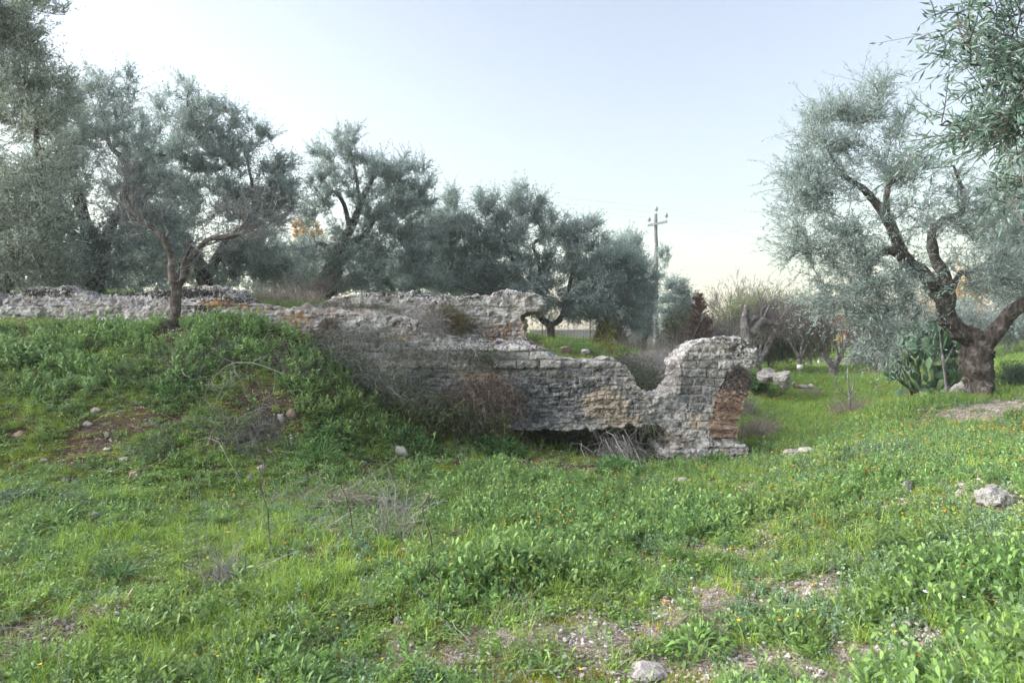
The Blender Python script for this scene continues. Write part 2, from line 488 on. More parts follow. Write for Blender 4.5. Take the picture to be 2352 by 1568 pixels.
BLACK = [(430, 675, 110, 14, 1.0), (500, 695, 70, 14, .8), (100, 672, 90, 12, .8), (300, 674, 70, 8, .7), (560, 690, 60, 12, .8), (1000, 675, 220, 14, .55), (880, 668, 60, 8, .6), (1150, 772, 90, 30, .55), (1235, 790, 40, 16, .5), (950, 745, 60, 10, .5), (1690, 800, 60, 30, .5), (800, 724, 40, 10, .35), (470, 710, 40, 14, .9)]
ORANGE = [(500, 698, 45, 10, 0.62), (580, 708, 40, 10, 0.50), (545, 700, 30, 8, 0.43), (680, 735, 40, 24, 0.62), (660, 705, 30, 8, 0.31), (918, 774, 24, 8, 0.74), (1150, 760, 60, 30, 0.28), (830, 716, 40, 7, 0.31), (750, 715, 30, 6, 0.37), (1200, 690, 40, 20, 0.19), (1660, 800, 40, 12, 0.25), (980, 845, 20, 6, 0.31)]

def wall_material():
    m = N('weathered_masonry')
    co = m.coord('World')
    n1 = m.tex(2.2, 5, .6, vec=co); n2 = m.tex(11, 6, .65, vec=co); n3 = m.tex(55, 4, .6, vec=co); n4 = m.tex(26, 4, .7, vec=co, dist=.6)
    pale = m.ramp(n2, [(0.3, (0.10, 0.098, 0.097)), (0.42, (0.27, 0.262, 0.255)), (0.56, (0.43, 0.42, 0.41)), (0.75, (0.62, 0.612, 0.605))])
    tan = m.ramp(n2, [(0.3, (0.17, 0.135, 0.10)), (0.5, (0.34, 0.275, 0.205)), (0.7, (0.5, 0.42, 0.33))])
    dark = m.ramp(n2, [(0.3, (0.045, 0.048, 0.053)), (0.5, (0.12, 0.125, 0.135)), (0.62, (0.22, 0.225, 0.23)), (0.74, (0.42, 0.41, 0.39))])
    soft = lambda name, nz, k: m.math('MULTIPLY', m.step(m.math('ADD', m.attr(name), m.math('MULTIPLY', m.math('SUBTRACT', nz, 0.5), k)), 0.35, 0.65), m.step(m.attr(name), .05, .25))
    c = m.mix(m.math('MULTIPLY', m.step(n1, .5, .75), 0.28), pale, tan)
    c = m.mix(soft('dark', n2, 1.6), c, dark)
    c = m.mix(1.0, c, m.ramp(m.attr('blk'), [(0, (.55, .55, .55)), (.5, (1.0, .99, .98)), (1, (1.25, 1.25, 1.25))]), 'MULTIPLY')
    c = m.mix(m.math('MULTIPLY', soft('ochre', n2, 1.5), .9), c, tan)
    c = m.mix(m.math('MULTIPLY', m.step(n4, .55, .62), 0.72), c, (0.055, 0.056, 0.062))
    c = m.mix(m.math('MULTIPLY', m.step(n4, .44, .38), 0.28), c, (0.62, 0.61, 0.60))
    c = m.mix(soft('black', n4, 3.4), c, (0.035, 0.035, 0.04))
    c = m.mix(m.math('MULTIPLY', soft('orange', n4, 4.5), .75), c, m.ramp(n3, [(0.3, (0.34, 0.13, 0.02)), (0.7, (0.62, 0.32, 0.07))]))
    c = m.mix(m.math('MULTIPLY', m.step(n3, .5, .75), .3), c, (0.66, 0.64, 0.6))
    c = m.mix(m.math('MULTIPLY', m.attr('joint'), .75), c, m.mix(m.attr('dark'), (0.10, 0.085, 0.07), (0.36, 0.32, 0.27)))
    return m.bsdf(c, 0.95, bump=m.math('ADD', n2, m.math('MULTIPLY', n3, .5)), bstr=1.0, bdist=0.035, spec=0.15)
WALL_M = wall_material()

def masonry(name, outlines, yf, yb, voxel, course=0.118, cz0=0.0, groove=0.02, lump=0.035, block=0.32, parent=None, rough_poly=(), brick_poly=()):
    import bmesh
    bm = bmesh.new()
    for k, (ol, a, b) in enumerate(outlines):
        a = yf if a is None else a; b = yb if b is None else b
        vs = [bm.verts.new(P(u, v, yf) * [1, 0, 1] + [0, a, 0]) for u, v in ol]
        f = bm.faces.new(vs)
        r = bmesh.ops.extrude_face_region(bm, geom=[f])
        bmesh.ops.translate(bm, verts=[g for g in r['geom'] if isinstance(g, bmesh.types.BMVert)], vec=(0, b - a, 0))
    bmesh.ops.recalc_face_normals(bm, faces=bm.faces)
    me = bpy.data.meshes.new('tmp'); bm.to_mesh(me); bm.free()
    o = bpy.data.objects.new('tmp', me); COL.objects.link(o)
    md = o.modifiers.new('r', 'REMESH'); md.mode = 'VOXEL'; md.voxel_size = voxel
    dg = bpy.context.evaluated_depsgraph_get(); dg.update()
    ev = o.evaluated_get(dg); em = ev.to_mesh()
    nv = len(em.vertices)
    V = np.empty(nv * 3, np.float32); em.vertices.foreach_get('co', V); V = V.reshape(-1, 3).astype(float)
    Nn = np.empty(nv * 3, np.float32); em.vertices.foreach_get('normal', Nn); Nn = Nn.reshape(-1, 3).astype(float)
    nf = len(em.polygons)
    Lp = np.empty(len(em.loops), np.int32); em.loops.foreach_get('vertex_index', Lp)
    Q = Lp.reshape(nf, 4)
    ev.to_mesh_clear(); bpy.data.objects.remove(o); bpy.data.meshes.remove(me)
    # soften the corners a little, then wear the surface
    for _ in range(2):
        acc = np.zeros_like(V); cnt = np.zeros(nv)
        for a, b in ((0, 1), (1, 2), (2, 3), (3, 0)):
            np.add.at(acc, Q[:, a], V[Q[:, b]]); np.add.at(cnt, Q[:, a], 1)
        V = V * 0.5 + 0.5 * acc / cnt[:, None]
    u = CX + F * V[:, 0] / yf; v = CY - F * (V[:, 2] - CAMH) / yf
    brick = blob(u, v, brick_poly) if brick_poly else np.zeros(nv)
    rough = blob(u, v, rough_poly) if rough_poly else np.zeros(nv)
    D = fbm(V * 1.7, 3, 3)[:, None] * lump * Nn
    wv = V + np.stack([fbm(V * 3.1, 2, 91), fbm(V * 3.1, 2, 92), fbm(V * 3.1, 2, 93)], -1) * 0.035
    # rubble: cells of different depth
    cell = np.floor(wv / np.array([0.17, 0.3, 0.085]) + np.stack([np.floor(wv[:, 2] / 0.085) * 0.37, 0 * u, 0 * u], -1)).astype(int)
    cd = _hash(cell[:, 0], cell[:, 1] * 0, cell[:, 2], 5) - 0.5
    row = np.floor((wv[:, 2] - cz0) / course)
    ph = (wv[:, 2] - cz0) / course - row
    hj = np.minimum(ph, 1 - ph) * course
    xb = (wv[:, 0] + (wv[:, 1])) / block + row * 0.43
    col = np.floor(xb); pv = xb - col
    vj = np.minimum(pv, 1 - pv) * block
    jd = _hash(row.astype(int), col.astype(int), row.astype(int) * 0, 9)
    present = sstep(0.25, 0.55, fbm(V * 1.3, 2, 77) * 0.5 + 0.5 + brick * 0.7 - rough * 0.4)
    jh = np.exp(-(hj / 0.011) ** 2) * present
    jv = np.exp(-(vj / 0.010) ** 2) * present * (brick > 0.3)
    joint = np.maximum(jh, jv)
    D = D - Nn * (joint * groove)[:, None] + Nn * ((jd - .5) * 0.03 * present)[:, None]
    rr = fbm(V * np.array([6, 6, 11.0]), 4, 21)
    D = D + Nn * (rr * (0.018 + 0.03 * rough))[:, None]
    wq = V + np.stack([fbm(V * 3.0, 2, 94), fbm(V * 3.0, 2, 95), fbm(V * 2.2, 2, 96)], -1) * .045 + np.stack([fbm(V * 14, 2, 97)] * 3, -1) * .012
    rh = .064
    rw = np.floor(wq[:, 2] / rh); pz = wq[:, 2] / rh - rw
    bl = .11 + .13 * _hash(rw.astype(int), rw.astype(int) * 0, rw.astype(int) * 0, 12)
    xb2 = (wq[:, 0] + wq[:, 1] * .8) / bl + rw * .37; cb = np.floor(xb2); px = xb2 - cb
    wid = _hash(rw.astype(int), cb.astype(int), rw.astype(int) * 0, 13)
    ed = np.minimum(np.minimum(pz, 1 - pz) * rh, np.minimum(px, 1 - px) * bl)
    st = (wid - .5) * 1.7 - .95 * np.exp(-(ed / .009) ** 2)
    stone = np.clip(.22 + rough * .9 + fbm(V * 1.5, 2, 98) * .5, 0, 1) * (1 - .85 * np.clip(brick * 1.4, 0, 1))
    D = D + Nn * (st * .024 * stone)[:, None]
    D = D + Nn * (fbm(V * 22, 3, 27) * (0.015 + .012 * rough) * (1 - .35 * brick))[:, None]
    hole = (wid > .93) * stone * sstep(.004, .014, ed)
    D = D - Nn * (hole * .05)[:, None]
    v1, v2, vid = worley(wv * np.array([3.2, 3.2, 4.0]), 8)
    side = np.clip(1.2 - np.abs(Nn[:, 1]) * 1.4, 0, 1)
    D = D + Nn * ((sstep(0, .35, v2 - v1) - .6 + (vid - .5)) * .035 * side * (1 - .6 * brick))[:, None]
    pit = np.clip(fbm(V * 11, 3, 31) - .18, 0, 1)
    D = D - Nn * (pit * 0.12)[:, None]
    V2 = V + D
    topness = np.clip(Nn[:, 2], 0, 1)
    V2 = V2 + Nn * (topness * np.clip(fbm(V * 5.5, 3, 41), -1, 1) * 0.05)[:, None]
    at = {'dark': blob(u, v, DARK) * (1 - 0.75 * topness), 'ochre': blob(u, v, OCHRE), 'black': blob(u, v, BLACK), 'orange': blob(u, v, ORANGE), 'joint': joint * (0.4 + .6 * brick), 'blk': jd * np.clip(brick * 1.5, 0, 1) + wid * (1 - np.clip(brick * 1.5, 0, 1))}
    return link(name, mesh_np(name, V2, [Q], [WALL_M], None, at, False), parent)

YF = 9.5
base = P(1500, 1050, YF)
wall = thing('ruined_wall', 'long ruined stone aqueduct wall with a broken arch and a leaning pier', 'ruin', (0, 0, 0))
# upper masonry, back tier (left and middle)
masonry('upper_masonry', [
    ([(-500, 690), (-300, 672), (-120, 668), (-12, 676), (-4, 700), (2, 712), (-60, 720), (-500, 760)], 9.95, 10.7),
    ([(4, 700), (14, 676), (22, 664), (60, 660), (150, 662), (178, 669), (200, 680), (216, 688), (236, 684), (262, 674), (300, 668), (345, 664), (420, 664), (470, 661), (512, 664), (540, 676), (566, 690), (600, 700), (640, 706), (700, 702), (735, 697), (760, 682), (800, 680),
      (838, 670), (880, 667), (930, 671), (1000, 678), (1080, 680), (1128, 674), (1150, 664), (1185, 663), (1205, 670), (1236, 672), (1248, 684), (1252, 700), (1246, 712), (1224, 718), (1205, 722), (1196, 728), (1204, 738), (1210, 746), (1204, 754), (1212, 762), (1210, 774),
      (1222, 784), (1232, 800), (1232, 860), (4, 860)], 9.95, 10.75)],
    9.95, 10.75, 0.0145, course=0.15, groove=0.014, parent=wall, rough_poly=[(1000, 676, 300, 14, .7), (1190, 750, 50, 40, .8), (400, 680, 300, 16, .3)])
# the proud lower band on the left that steps down to the ledge
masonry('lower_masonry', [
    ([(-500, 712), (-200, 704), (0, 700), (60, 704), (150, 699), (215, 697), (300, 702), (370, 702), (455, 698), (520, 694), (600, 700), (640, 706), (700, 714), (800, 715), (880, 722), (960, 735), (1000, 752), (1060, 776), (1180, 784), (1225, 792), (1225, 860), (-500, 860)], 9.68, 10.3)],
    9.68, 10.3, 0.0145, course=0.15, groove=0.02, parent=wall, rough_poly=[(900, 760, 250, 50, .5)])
BASE_OUT = [(640, 800), (760, 786), (860, 792), (940, 798), (1030, 794), (1130, 795), (1226, 791), (1250, 800), (1268, 814), (1300, 822), (1346, 828), (1378, 824), (1396, 821), (1420, 828), (1430, 836), (1448, 848), (1458, 866), (1464, 882), (1470, 893), (1488, 906), (1510, 908),
            (1534, 905), (1546, 893), (1556, 876), (1562, 850), (1560, 836), (1572, 812), (1588, 792), (1612, 783), (1640, 777), (1672, 774), (1700, 775), (1722, 786), (1734, 806), (1738, 832), (1726, 852), (1706, 856), (1690, 848), (1668, 868), (1652, 900), (1640, 940), (1633, 975), (1632, 1004), (1690, 1004),
            (1697, 1016), (1704, 1032), (1700, 1090), (1524, 1090), (1526, 1052), (1536, 1040), (1546, 1024), (1540, 1004), (1528, 988), (1510, 976), (1440, 979), (1360, 985), (1290, 989), (1190, 988), (1130, 992), (1090, 1020), (1060, 1100), (640, 1100)]
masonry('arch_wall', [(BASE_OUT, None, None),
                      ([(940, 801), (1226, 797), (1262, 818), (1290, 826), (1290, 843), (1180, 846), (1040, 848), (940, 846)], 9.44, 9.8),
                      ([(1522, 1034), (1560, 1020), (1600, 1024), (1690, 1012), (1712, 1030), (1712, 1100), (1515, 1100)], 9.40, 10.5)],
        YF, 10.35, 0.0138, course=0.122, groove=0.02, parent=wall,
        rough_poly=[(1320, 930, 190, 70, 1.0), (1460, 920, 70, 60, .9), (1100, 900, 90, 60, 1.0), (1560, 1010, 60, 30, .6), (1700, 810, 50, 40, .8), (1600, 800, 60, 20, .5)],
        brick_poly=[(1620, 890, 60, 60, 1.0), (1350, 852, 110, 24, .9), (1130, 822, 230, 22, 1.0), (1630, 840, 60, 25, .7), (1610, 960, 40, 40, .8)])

def brick_ring():
    import bmesh
    bm = bmesh.new()
    cu, cv = 1876.0, 1003.0
    c0 = P(cu, cv, YF)
    k = YF / F
    r_out, r_in = 246 * k, 183 * k
    n = 16
    for j in range(n):
        a0 = math.pi - (j / n) * R(43); a1 = math.pi - ((j + 0.90) / n) * R(43)
        jr = random.uniform(-.02, .02)
        ro, ri = r_out + random.uniform(-.01, .05), r_in + random.uniform(-.03, .03) + (0.05 if j > n - 4 else 0)
        y0, y1 = YF - 0.02 + random.uniform(-.018, .02), 10.3 + random.uniform(-.03, .03)
        segs = 7
        for y in (0,):
            vs = []
            for yy in (y0, y1):
                for a in (a0, a1):
                    for s in range(segs + 1):
                        r = ro + (ri - ro) * s / segs
                        vs.append(bm.verts.new((c0[0] + r * math.cos(a), yy, c0[2] + r * math.sin(a))))
            L = segs + 1
            g = lambda iy, ia, s: vs[(iy * 2 + ia) * L + s]
            for s in range(segs):
                bm.faces.new((g(0, 0, s), g(0, 1, s), g(0, 1, s + 1), g(0, 0, s + 1)))
                bm.faces.new((g(1, 0, s), g(1, 0, s + 1), g(1, 1, s + 1), g(1, 1, s)))
                bm.faces.new((g(0, 0, s), g(0, 0, s + 1), g(1, 0, s + 1), g(1, 0, s)))
                bm.faces.new((g(0, 1, s), g(1, 1, s), g(1, 1, s + 1), g(0, 1, s + 1)))
            bm.faces.new((g(0, 0, 0), g(1, 0, 0), g(1, 1, 0), g(0, 1, 0)))
            bm.faces.new((g(0, 0, segs), g(0, 1, segs), g(1, 1, segs), g(1, 0, segs)))
    bmesh.ops.recalc_face_normals(bm, faces=bm.faces)
    bmesh.ops.subdivide_edges(bm, edges=[e for e in bm.edges if e.calc_length() > 0.2], cuts=8)
    bmesh.ops.subdivide_edges(bm, edges=list(bm.edges), cuts=2, use_grid_fill=True)
    bm.normal_update()
    for v in bm.verts:
        p = np.array(v.co)[None]
        n1 = fbm(p * 9, 3, 7)[0]; n2 = fbm(p * 30, 2, 8)[0]
        v.co += v.normal * float(n1 * 0.016 + n2 * 0.010)
    me = bpy.data.meshes.new('brick_arch_ring'); bm.to_mesh(me); bm.free()
    m = N('old_brick')
    co = m.coord('World')
    n2 = m.tex(9, 6, .65, vec=co); n4 = m.tex(28, 4, .7, vec=co)
    mp = m.n('ShaderNodeMapping'); mp.inputs['Scale'].default_value = (1.5, 1.5, 14); m.l(co, mp.inputs['Vector'])
    n5 = m.tex(1.0, 2, .5, vec=mp.outputs[0])
    c = m.ramp(n5, [(0.35, (0.095, 0.058, 0.045)), (0.5, (0.175, 0.108, 0.082)), (0.65, (0.27, 0.195, 0.15))])
    c = m.mix(m.step(n2, .5, .72), c, (0.40, 0.31, 0.22))
    z = m.n('ShaderNodeSeparateXYZ'); m.l(co, z.inputs[0])
    up = m.step(z.outputs[2], 0.55, 1.1)
    c = m.mix(m.step(m.math('ADD', n4, m.math('MULTIPLY', up, 0.22)), .60, .70), c, (0.05, 0.048, 0.048))
    me.materials.append(m.bsdf(c, 0.95, bump=m.math('ADD', n2, n4), bstr=.8, bdist=.02, spec=.15))
    link('brick_arch_ring', me, wall)
    # the mortar core behind the bricks
    a = [(cu - 240 * math.cos(t), cv - 240 * math.sin(t)) for t in np.linspace(-0.02, R(41), 12)]
    b = [(cu - 196 * math.cos(t), cv - 196 * math.sin(t)) for t in np.linspace(R(41), -0.02, 12)]
    masonry('mortar_core', [(a + b, 9.505, 10.26)], YF, 10.3, 0.025, groove=0, lump=0.01, parent=wall)
brick_ring()
# ------------------------------------------------------------------ plant materials
def leaf_mat(name, dark, light, back=None, trans=0.3, rough=0.55, patch=None, vein=0.0):
    m = N(name)
    v = m.attr('val')
    oi = m.n('ShaderNodeObjectInfo').outputs['Random']
    n1 = m.tex(1.3, 3, .6, src='World')
    f = m.math('ADD', m.math('MULTIPLY', v, 0.55), m.math('ADD', m.math('MULTIPLY', n1, 0.6), m.math('MULTIPLY', oi, 0.25)))
    c = m.ramp(f, [(0.4, dark), (0.95, light)])
    if patch:
        c = m.mix(m.math('MULTIPLY', m.step(m.tex(0.7, 4, .65, src='World'), .47, .62), .8), c, m.mix(v, tuple(x * .7 for x in patch), tuple(x * 1.3 for x in patch)))
    if back:
        c = m.mix(m.n('ShaderNodeNewGeometry').outputs['Backfacing'], c, back)
    return m.bsdf(c, rough, spec=0.35, trans=trans)

def bark_mat(name, dark, light, moss=None, scale=1.0):
    m = N(name)
    co = m.coord('World')
    mp = m.n('ShaderNodeMapping'); mp.inputs['Scale'].default_value = (30 * scale, 30 * scale, 7 * scale); m.l(co, mp.inputs['Vector'])
    n1 = m.tex(1.0, 6, .7, vec=mp.outputs[0]); n2 = m.tex(7 * scale, 5, .65, vec=co)
    c = m.ramp(n1, [(0.32, dark), (0.68, light)])
    c = m.mix(m.math('MULTIPLY', m.step(n2, .52, .68), .65), c, tuple(min(1, x * 1.9 + .03) for x in light))
    c = m.mix(m.math('MULTIPLY', m.step(n2, .48, .36), .6), c, tuple(x * .5 for x in dark))
    return m.bsdf(c, 0.95, bump=m.math('ADD', n1, n2), bstr=1.0, bdist=0.05 / scale, spec=0.1)

OLIVE = leaf_mat('olive_leaf', (0.12, 0.18, 0.165), (0.32, 0.41, 0.37), back=(0.34, 0.42, 0.40), trans=0.4, rough=0.45)
OLIVE_NEAR = leaf_mat('olive_leaf_near', (0.045, 0.105, 0.075), (0.125, 0.21, 0.155), back=(0.2, 0.29, 0.24), trans=0.25, rough=0.45)
OLIVE_BACKLIT = leaf_mat('backlit_olive_leaf', (0.12, 0.17, 0.135), (0.30, 0.36, 0.29), back=(0.36, 0.42, 0.37), trans=0.35, rough=0.45)  # back-lit bloom of the left tree, put into the leaf colour
BARK = bark_mat('olive_bark', (0.045, 0.039, 0.037), (0.19, 0.165, 0.15))
BARK_GREY = bark_mat('grey_bark', (0.085, 0.078, 0.075), (0.23, 0.215, 0.21))
TWIG = bark_mat('grey_twig', (0.15, 0.14, 0.145), (0.29, 0.275, 0.28))
TWIG_FIELD = bark_mat('field_twig', (0.085, 0.075, 0.072), (0.20, 0.18, 0.175))
TWIG_DARK = bark_mat('brown_twig', (0.075, 0.052, 0.045), (0.17, 0.12, 0.10))

def rhomb_leaves(base, dirs, L, W, lift=0.12):
    n = len(base)
    L = np.broadcast_to(L, (n,)); W = np.broadcast_to(W, (n,))
    side = nrm(np.cross(dirs, rng.normal(size=(n, 3))))
    mid = base + dirs * (L * 0.5)[:, None] + np.cross(side, dirs) * (L * lift * rng.normal(size=n) * .6)[:, None]
    tip = base + dirs * L[:, None]
    V = np.stack([base, mid - side * (W * .5)[:, None], tip, mid + side * (W * .5)[:, None]], 1)
    return V.reshape(-1, 3), np.arange(4 * n).reshape(n, 4)

def crown_points(lobes, n, thresh, seed, freq=1.3):
    """sample points in the lobes (u, v, ru, rv, d, depth radius in m); clumped by noise"""
    vol = np.array([l[2] * l[3] for l in lobes], float); vol /= vol.sum()
    out = []
    tries = 0
    while len(out) < n and tries < 60:
        tries += 1
        k = rng.choice(len(lobes), size=n, p=vol)
        L = np.array(lobes, float)[k] * [1, 1, 1.1, 1.12, 1, 1.1]
        dv = nrm(rng.normal(size=(n, 3))) * (rng.random((n, 1)) ** (1 / 2.4))
        d = L[:, 4] + dv[:, 1] * L[:, 5]
        u = L[:, 0] + dv[:, 0] * L[:, 2]; v = L[:, 1] + dv[:, 2] * L[:, 3]
        p = np.stack([(u - CX) / F * d, d, CAMH - (v - CY) / F * d], -1)
        ok = fbm(p * freq, 3, seed) > thresh
        out += list(p[ok])
    return np.array(out[:n])

def make_tree(name, label, cat, loc_uvd, limbs, lobes, n_cl=180, shoots=13, leaves=16, L=0.06, W=0.015, seed=1, up=0.55, thresh=-0.15, shoot_len=0.32,
              bark=None, leaf=None, group=None, trunk_M=18, knots=0.35, jit=0.3, wood=True, bole_only=False, freq=1.7, base_r=0.012, droop=0.0, fine=None):
    bark = bark or BARK; leaf = leaf or OLIVE
    org = np.array(loc_uvd, float)
    root = thing(name, label, cat, org, group)
    acc = Acc()
    nodes, rads = [], []
    for li, pts in enumerate(limbs):
        a = np.array([list(P(u, v, d)) + [r] for (u, v, d, r) in pts])
        q = limb(acc, a, step=fine or (0.05 if org[1] < 13 else 0.10), M=trunk_M, rough=0.16, knots=knots if li == 0 else knots * .5, seed=seed * 7 + li)
        keep = q[:, 2] > org[2] + 0.6
        if keep.any():
            nodes.append(q[keep][::2, :3]); rads.append(q[keep][::2, 3])
    link('trunk', acc.mesh('trunk', [bark], True, org), root)
    if not len(nodes):
        nodes, rads = [q[-1:, :3]], [q[-1:, 3]]
    nodes = np.vstack(nodes); rads = np.concatenate(rads)
    cl = crown_points(lobes, n_cl, thresh, seed * 13, freq)
    order = np.argsort([np.min(np.linalg.norm(nodes - c, axis=1)) for c in cl])
    paths, prad, K = [], [], 7
    for i in order:
        c = cl[i]
        dist = np.linalg.norm(nodes - c, axis=1)
        pen = dist + 0.4 * np.maximum(0, nodes[:, 2] - c[2])
        j = int(np.argmin(pen))
        a = nodes[j]
        ln = np.linalg.norm(c - a)
        t = np.linspace(0, 1, K)[:, None]
        ctrl = (a + c) / 2 + np.array([0, 0, -0.12 * ln]) + rng.normal(size=3) * 0.13 * ln
        p = a * (1 - t) ** 2 + 2 * ctrl * t * (1 - t) + c * t ** 2
        p[1:-1] += rng.normal(size=(K - 2, 3)) * 0.03 * ln
        r0 = min(rads[j] * 0.75, base_r * (0.5 + 1.6 * ln) + 0.004)
        rr = np.linspace(r0, 0.005, K)
        paths.append(p); prad.append(rr)
        nodes = np.vstack([nodes, p[1:]]); rads = np.concatenate([rads, rr[1:]])
    paths = np.array(paths); prad = np.array(prad)
    # shoots carry the leaves
    ns = len(paths) * shoots
    pi = np.repeat(np.arange(len(paths)), shoots)
    tt = 1 - rng.random(ns) ** 1.5 * 0.75
    seg = np.minimum((tt * (K - 1)).astype(int), K - 2); fr = (tt * (K - 1) - seg)[:, None]
    s0 = paths[pi, seg] * (1 - fr) + paths[pi, seg + 1] * fr
    s0 = s0 + rng.normal(size=s0.shape) * 0.03
    cen = cl.mean(0)
    outw = nrm(s0 - cen)
    D = nrm(outw * 0.5 + np.array([0, 0, up * 1.35]) + rng.normal(size=s0.shape) * 0.62)
    SL = shoot_len * (0.5 + 1.1 * rng.random(ns) ** 1.5)
    bend = rng.normal(size=s0.shape) * 0.22 + np.array([0, 0, -0.15 - droop])
    acc = Acc()
    if wood:
        V, f = tubes(paths, prad, 4)
        acc.add(V, f)
    KK = 4
    t = np.linspace(0, 1, KK)
    sp = s0[:, None] + D[:, None] * (SL[:, None] * t)[..., None] + bend[:, None] * (SL[:, None] * t * t)[..., None]
    V, f = tubes(sp, np.broadcast_to(np.linspace(.0032, .0012, KK), (ns, KK)), 3)
    acc.add(V, f)
    link('branches', acc.mesh('branches', [bark if org[1] < 12 else BARK_GREY], False, org), root)
    nl = ns * leaves
    si = np.repeat(np.arange(ns), leaves)
    tl = np.tile((np.arange(leaves) + 1) / leaves, ns) + rng.normal(size=nl) * .02
    b = s0[si] + D[si] * (SL[si] * tl)[:, None] + bend[si] * (SL[si] * tl * tl)[:, None]
    ax = nrm(D[si] + 2 * bend[si] * tl[:, None])
    pr = nrm(np.cross(ax, rng.normal(size=(nl, 3))))
    ld = nrm(ax * (0.55 + 0.5 * tl)[:, None] + pr * 0.8 + rng.normal(size=(nl, 3)) * 0.15)
    V, f = rhomb_leaves(b, ld, L * (0.65 + 0.6 * rng.random(nl)), W * (0.8 + 0.4 * rng.random(nl)))
    acc = Acc()
    acc.add(V, f, np.repeat(rng.random(nl), 4))
    link('crown', acc.mesh('crown', [leaf], False, org), root)
    return root

# ------------------------------------------------------------------ olives, left to right
OG = 'olive trees of the grove behind the ruined wall'
make_tree('olive_tree', 'big olive tree with a back-lit leaf tint at the far left edge, tallest of all', 'tree', P(4, 705, 11.6),
    [[(4, 720, 11.6, .2), (0, 640, 11.6, .17), (-30, 560, 11.5, .13), (-60, 420, 11.3, .09), (-70, 260, 11, .05), (-50, 120, 10.8, .02)], [(0, 640, 11.6, .12), (60, 540, 11.2, .09), (90, 400, 10.9, .06), (80, 250, 10.7, .025)]],
    [(-130, 20, 150, 150, 10.6, 1.3), (40, 60, 105, 130, 10.6, 1.0), (60, 190, 110, 120, 10.6, 1.0), (-40, 330, 170, 150, 10.8, 1.4), (70, 420, 110, 130, 10.9, 1.1), (-20, 540, 170, 90, 11, 1.2), (100, 560, 90, 70, 11, .9), (-60, 620, 120, 60, 11, 1)],
    n_cl=560, shoots=14, leaves=15, L=.066, W=.016, seed=2, thresh=-.15, group=OG, leaf=OLIVE_BACKLIT)
make_tree('olive_tree', 'olive tree with the thick dark trunk right behind the wall at the left', 'tree', P(215, 700, 13.3),
    [[(213, 720, 13.3, .20), (217, 680, 13.3, .175), (214, 630, 13.3, .16), (222, 590, 13.3, .17), (205, 540, 13.3, .13), (185, 470, 13.2, .10), (160, 380, 13, .06), (150, 300, 13, .03)],
     [(224, 600, 13.3, .12), (250, 530, 13.4, .09), (280, 470, 13.4, .07), (292, 380, 13.4, .06), (250, 330, 13.4, .04), (235, 250, 13.4, .02)], [(215, 600, 13.3, .1), (150, 520, 13, .06), (90, 470, 12.8, .03)]],
    [(235, 215, 80, 75, 13.3, .9), (250, 310, 80, 70, 13.3, 1), (150, 330, 90, 100, 13, 1), (330, 480, 80, 70, 13.5, .9), (200, 640, 160, 40, 13, 1), (20, 450, 120, 90, 12.6, 1), (170, 450, 110, 80, 13.2, 1.1), (60, 540, 110, 90, 12.6, 1), (180, 570, 120, 70, 13, 1.1), (310, 560, 100, 80, 13.3, 1), (60, 610, 130, 55, 12.8, 1), (310, 420, 60, 60, 13.5, .8)],
    n_cl=520, shoots=13, leaves=15, L=.064, W=.0165, seed=3, thresh=-.2, group=OG)
make_tree('olive_tree', 'broad olive tree behind the bare almond tree with an S-shaped grey limb', 'tree', P(480, 700, 15.5),
    [[(480, 720, 15.5, .2), (470, 640, 15.5, .17), (430, 560, 15.4, .12), (360, 510, 15.3, .07), (318, 450, 15.2, .055), (330, 390, 15.2, .055), (352, 358, 15.2, .05), (395, 352, 15.2, .04), (430, 300, 15.2, .03), (430, 230, 15.2, .02)],
     [(470, 640, 15.5, .12), (520, 560, 15.5, .09), (575, 500, 15.5, .05), (580, 430, 15.5, .035), (560, 340, 15.5, .02)], [(575, 500, 15.5, .04), (620, 450, 15.6, .03), (650, 380, 15.6, .02)], [(330, 400, 15.2, .06), (290, 380, 15.2, .05), (285, 300, 15.2, .02)]],
    [(415, 255, 60, 60, 15.3, .9), (400, 340, 110, 80, 15.3, 1.1), (500, 300, 70, 70, 15.4, .9), (380, 450, 130, 70, 15.2, 1.1), (500, 430, 110, 90, 15.4, 1.3), (560, 350, 50, 70, 15.5, .8), (625, 360, 38, 70, 15.6, .7), (630, 460, 55, 70, 15.6, .8), (440, 560, 170, 80, 15.2, 1.2), (610, 590, 90, 60, 15.5, 1), (520, 640, 150, 35, 15.5, 1), (340, 620, 90, 40, 15, 1), (430, 380, 120, 90, 15.3, 1.2), (590, 520, 100, 70, 15.4, 1), (330, 300, 40, 50, 15.2, .6), (470, 270, 60, 50, 15.3, .7), (650, 400, 40, 60, 15.6, .7), (640, 310, 28, 30, 15.6, .5)],
    n_cl=640, shoots=14, leaves=15, L=.066, W=.0175, seed=4, thresh=-.22, group=OG)
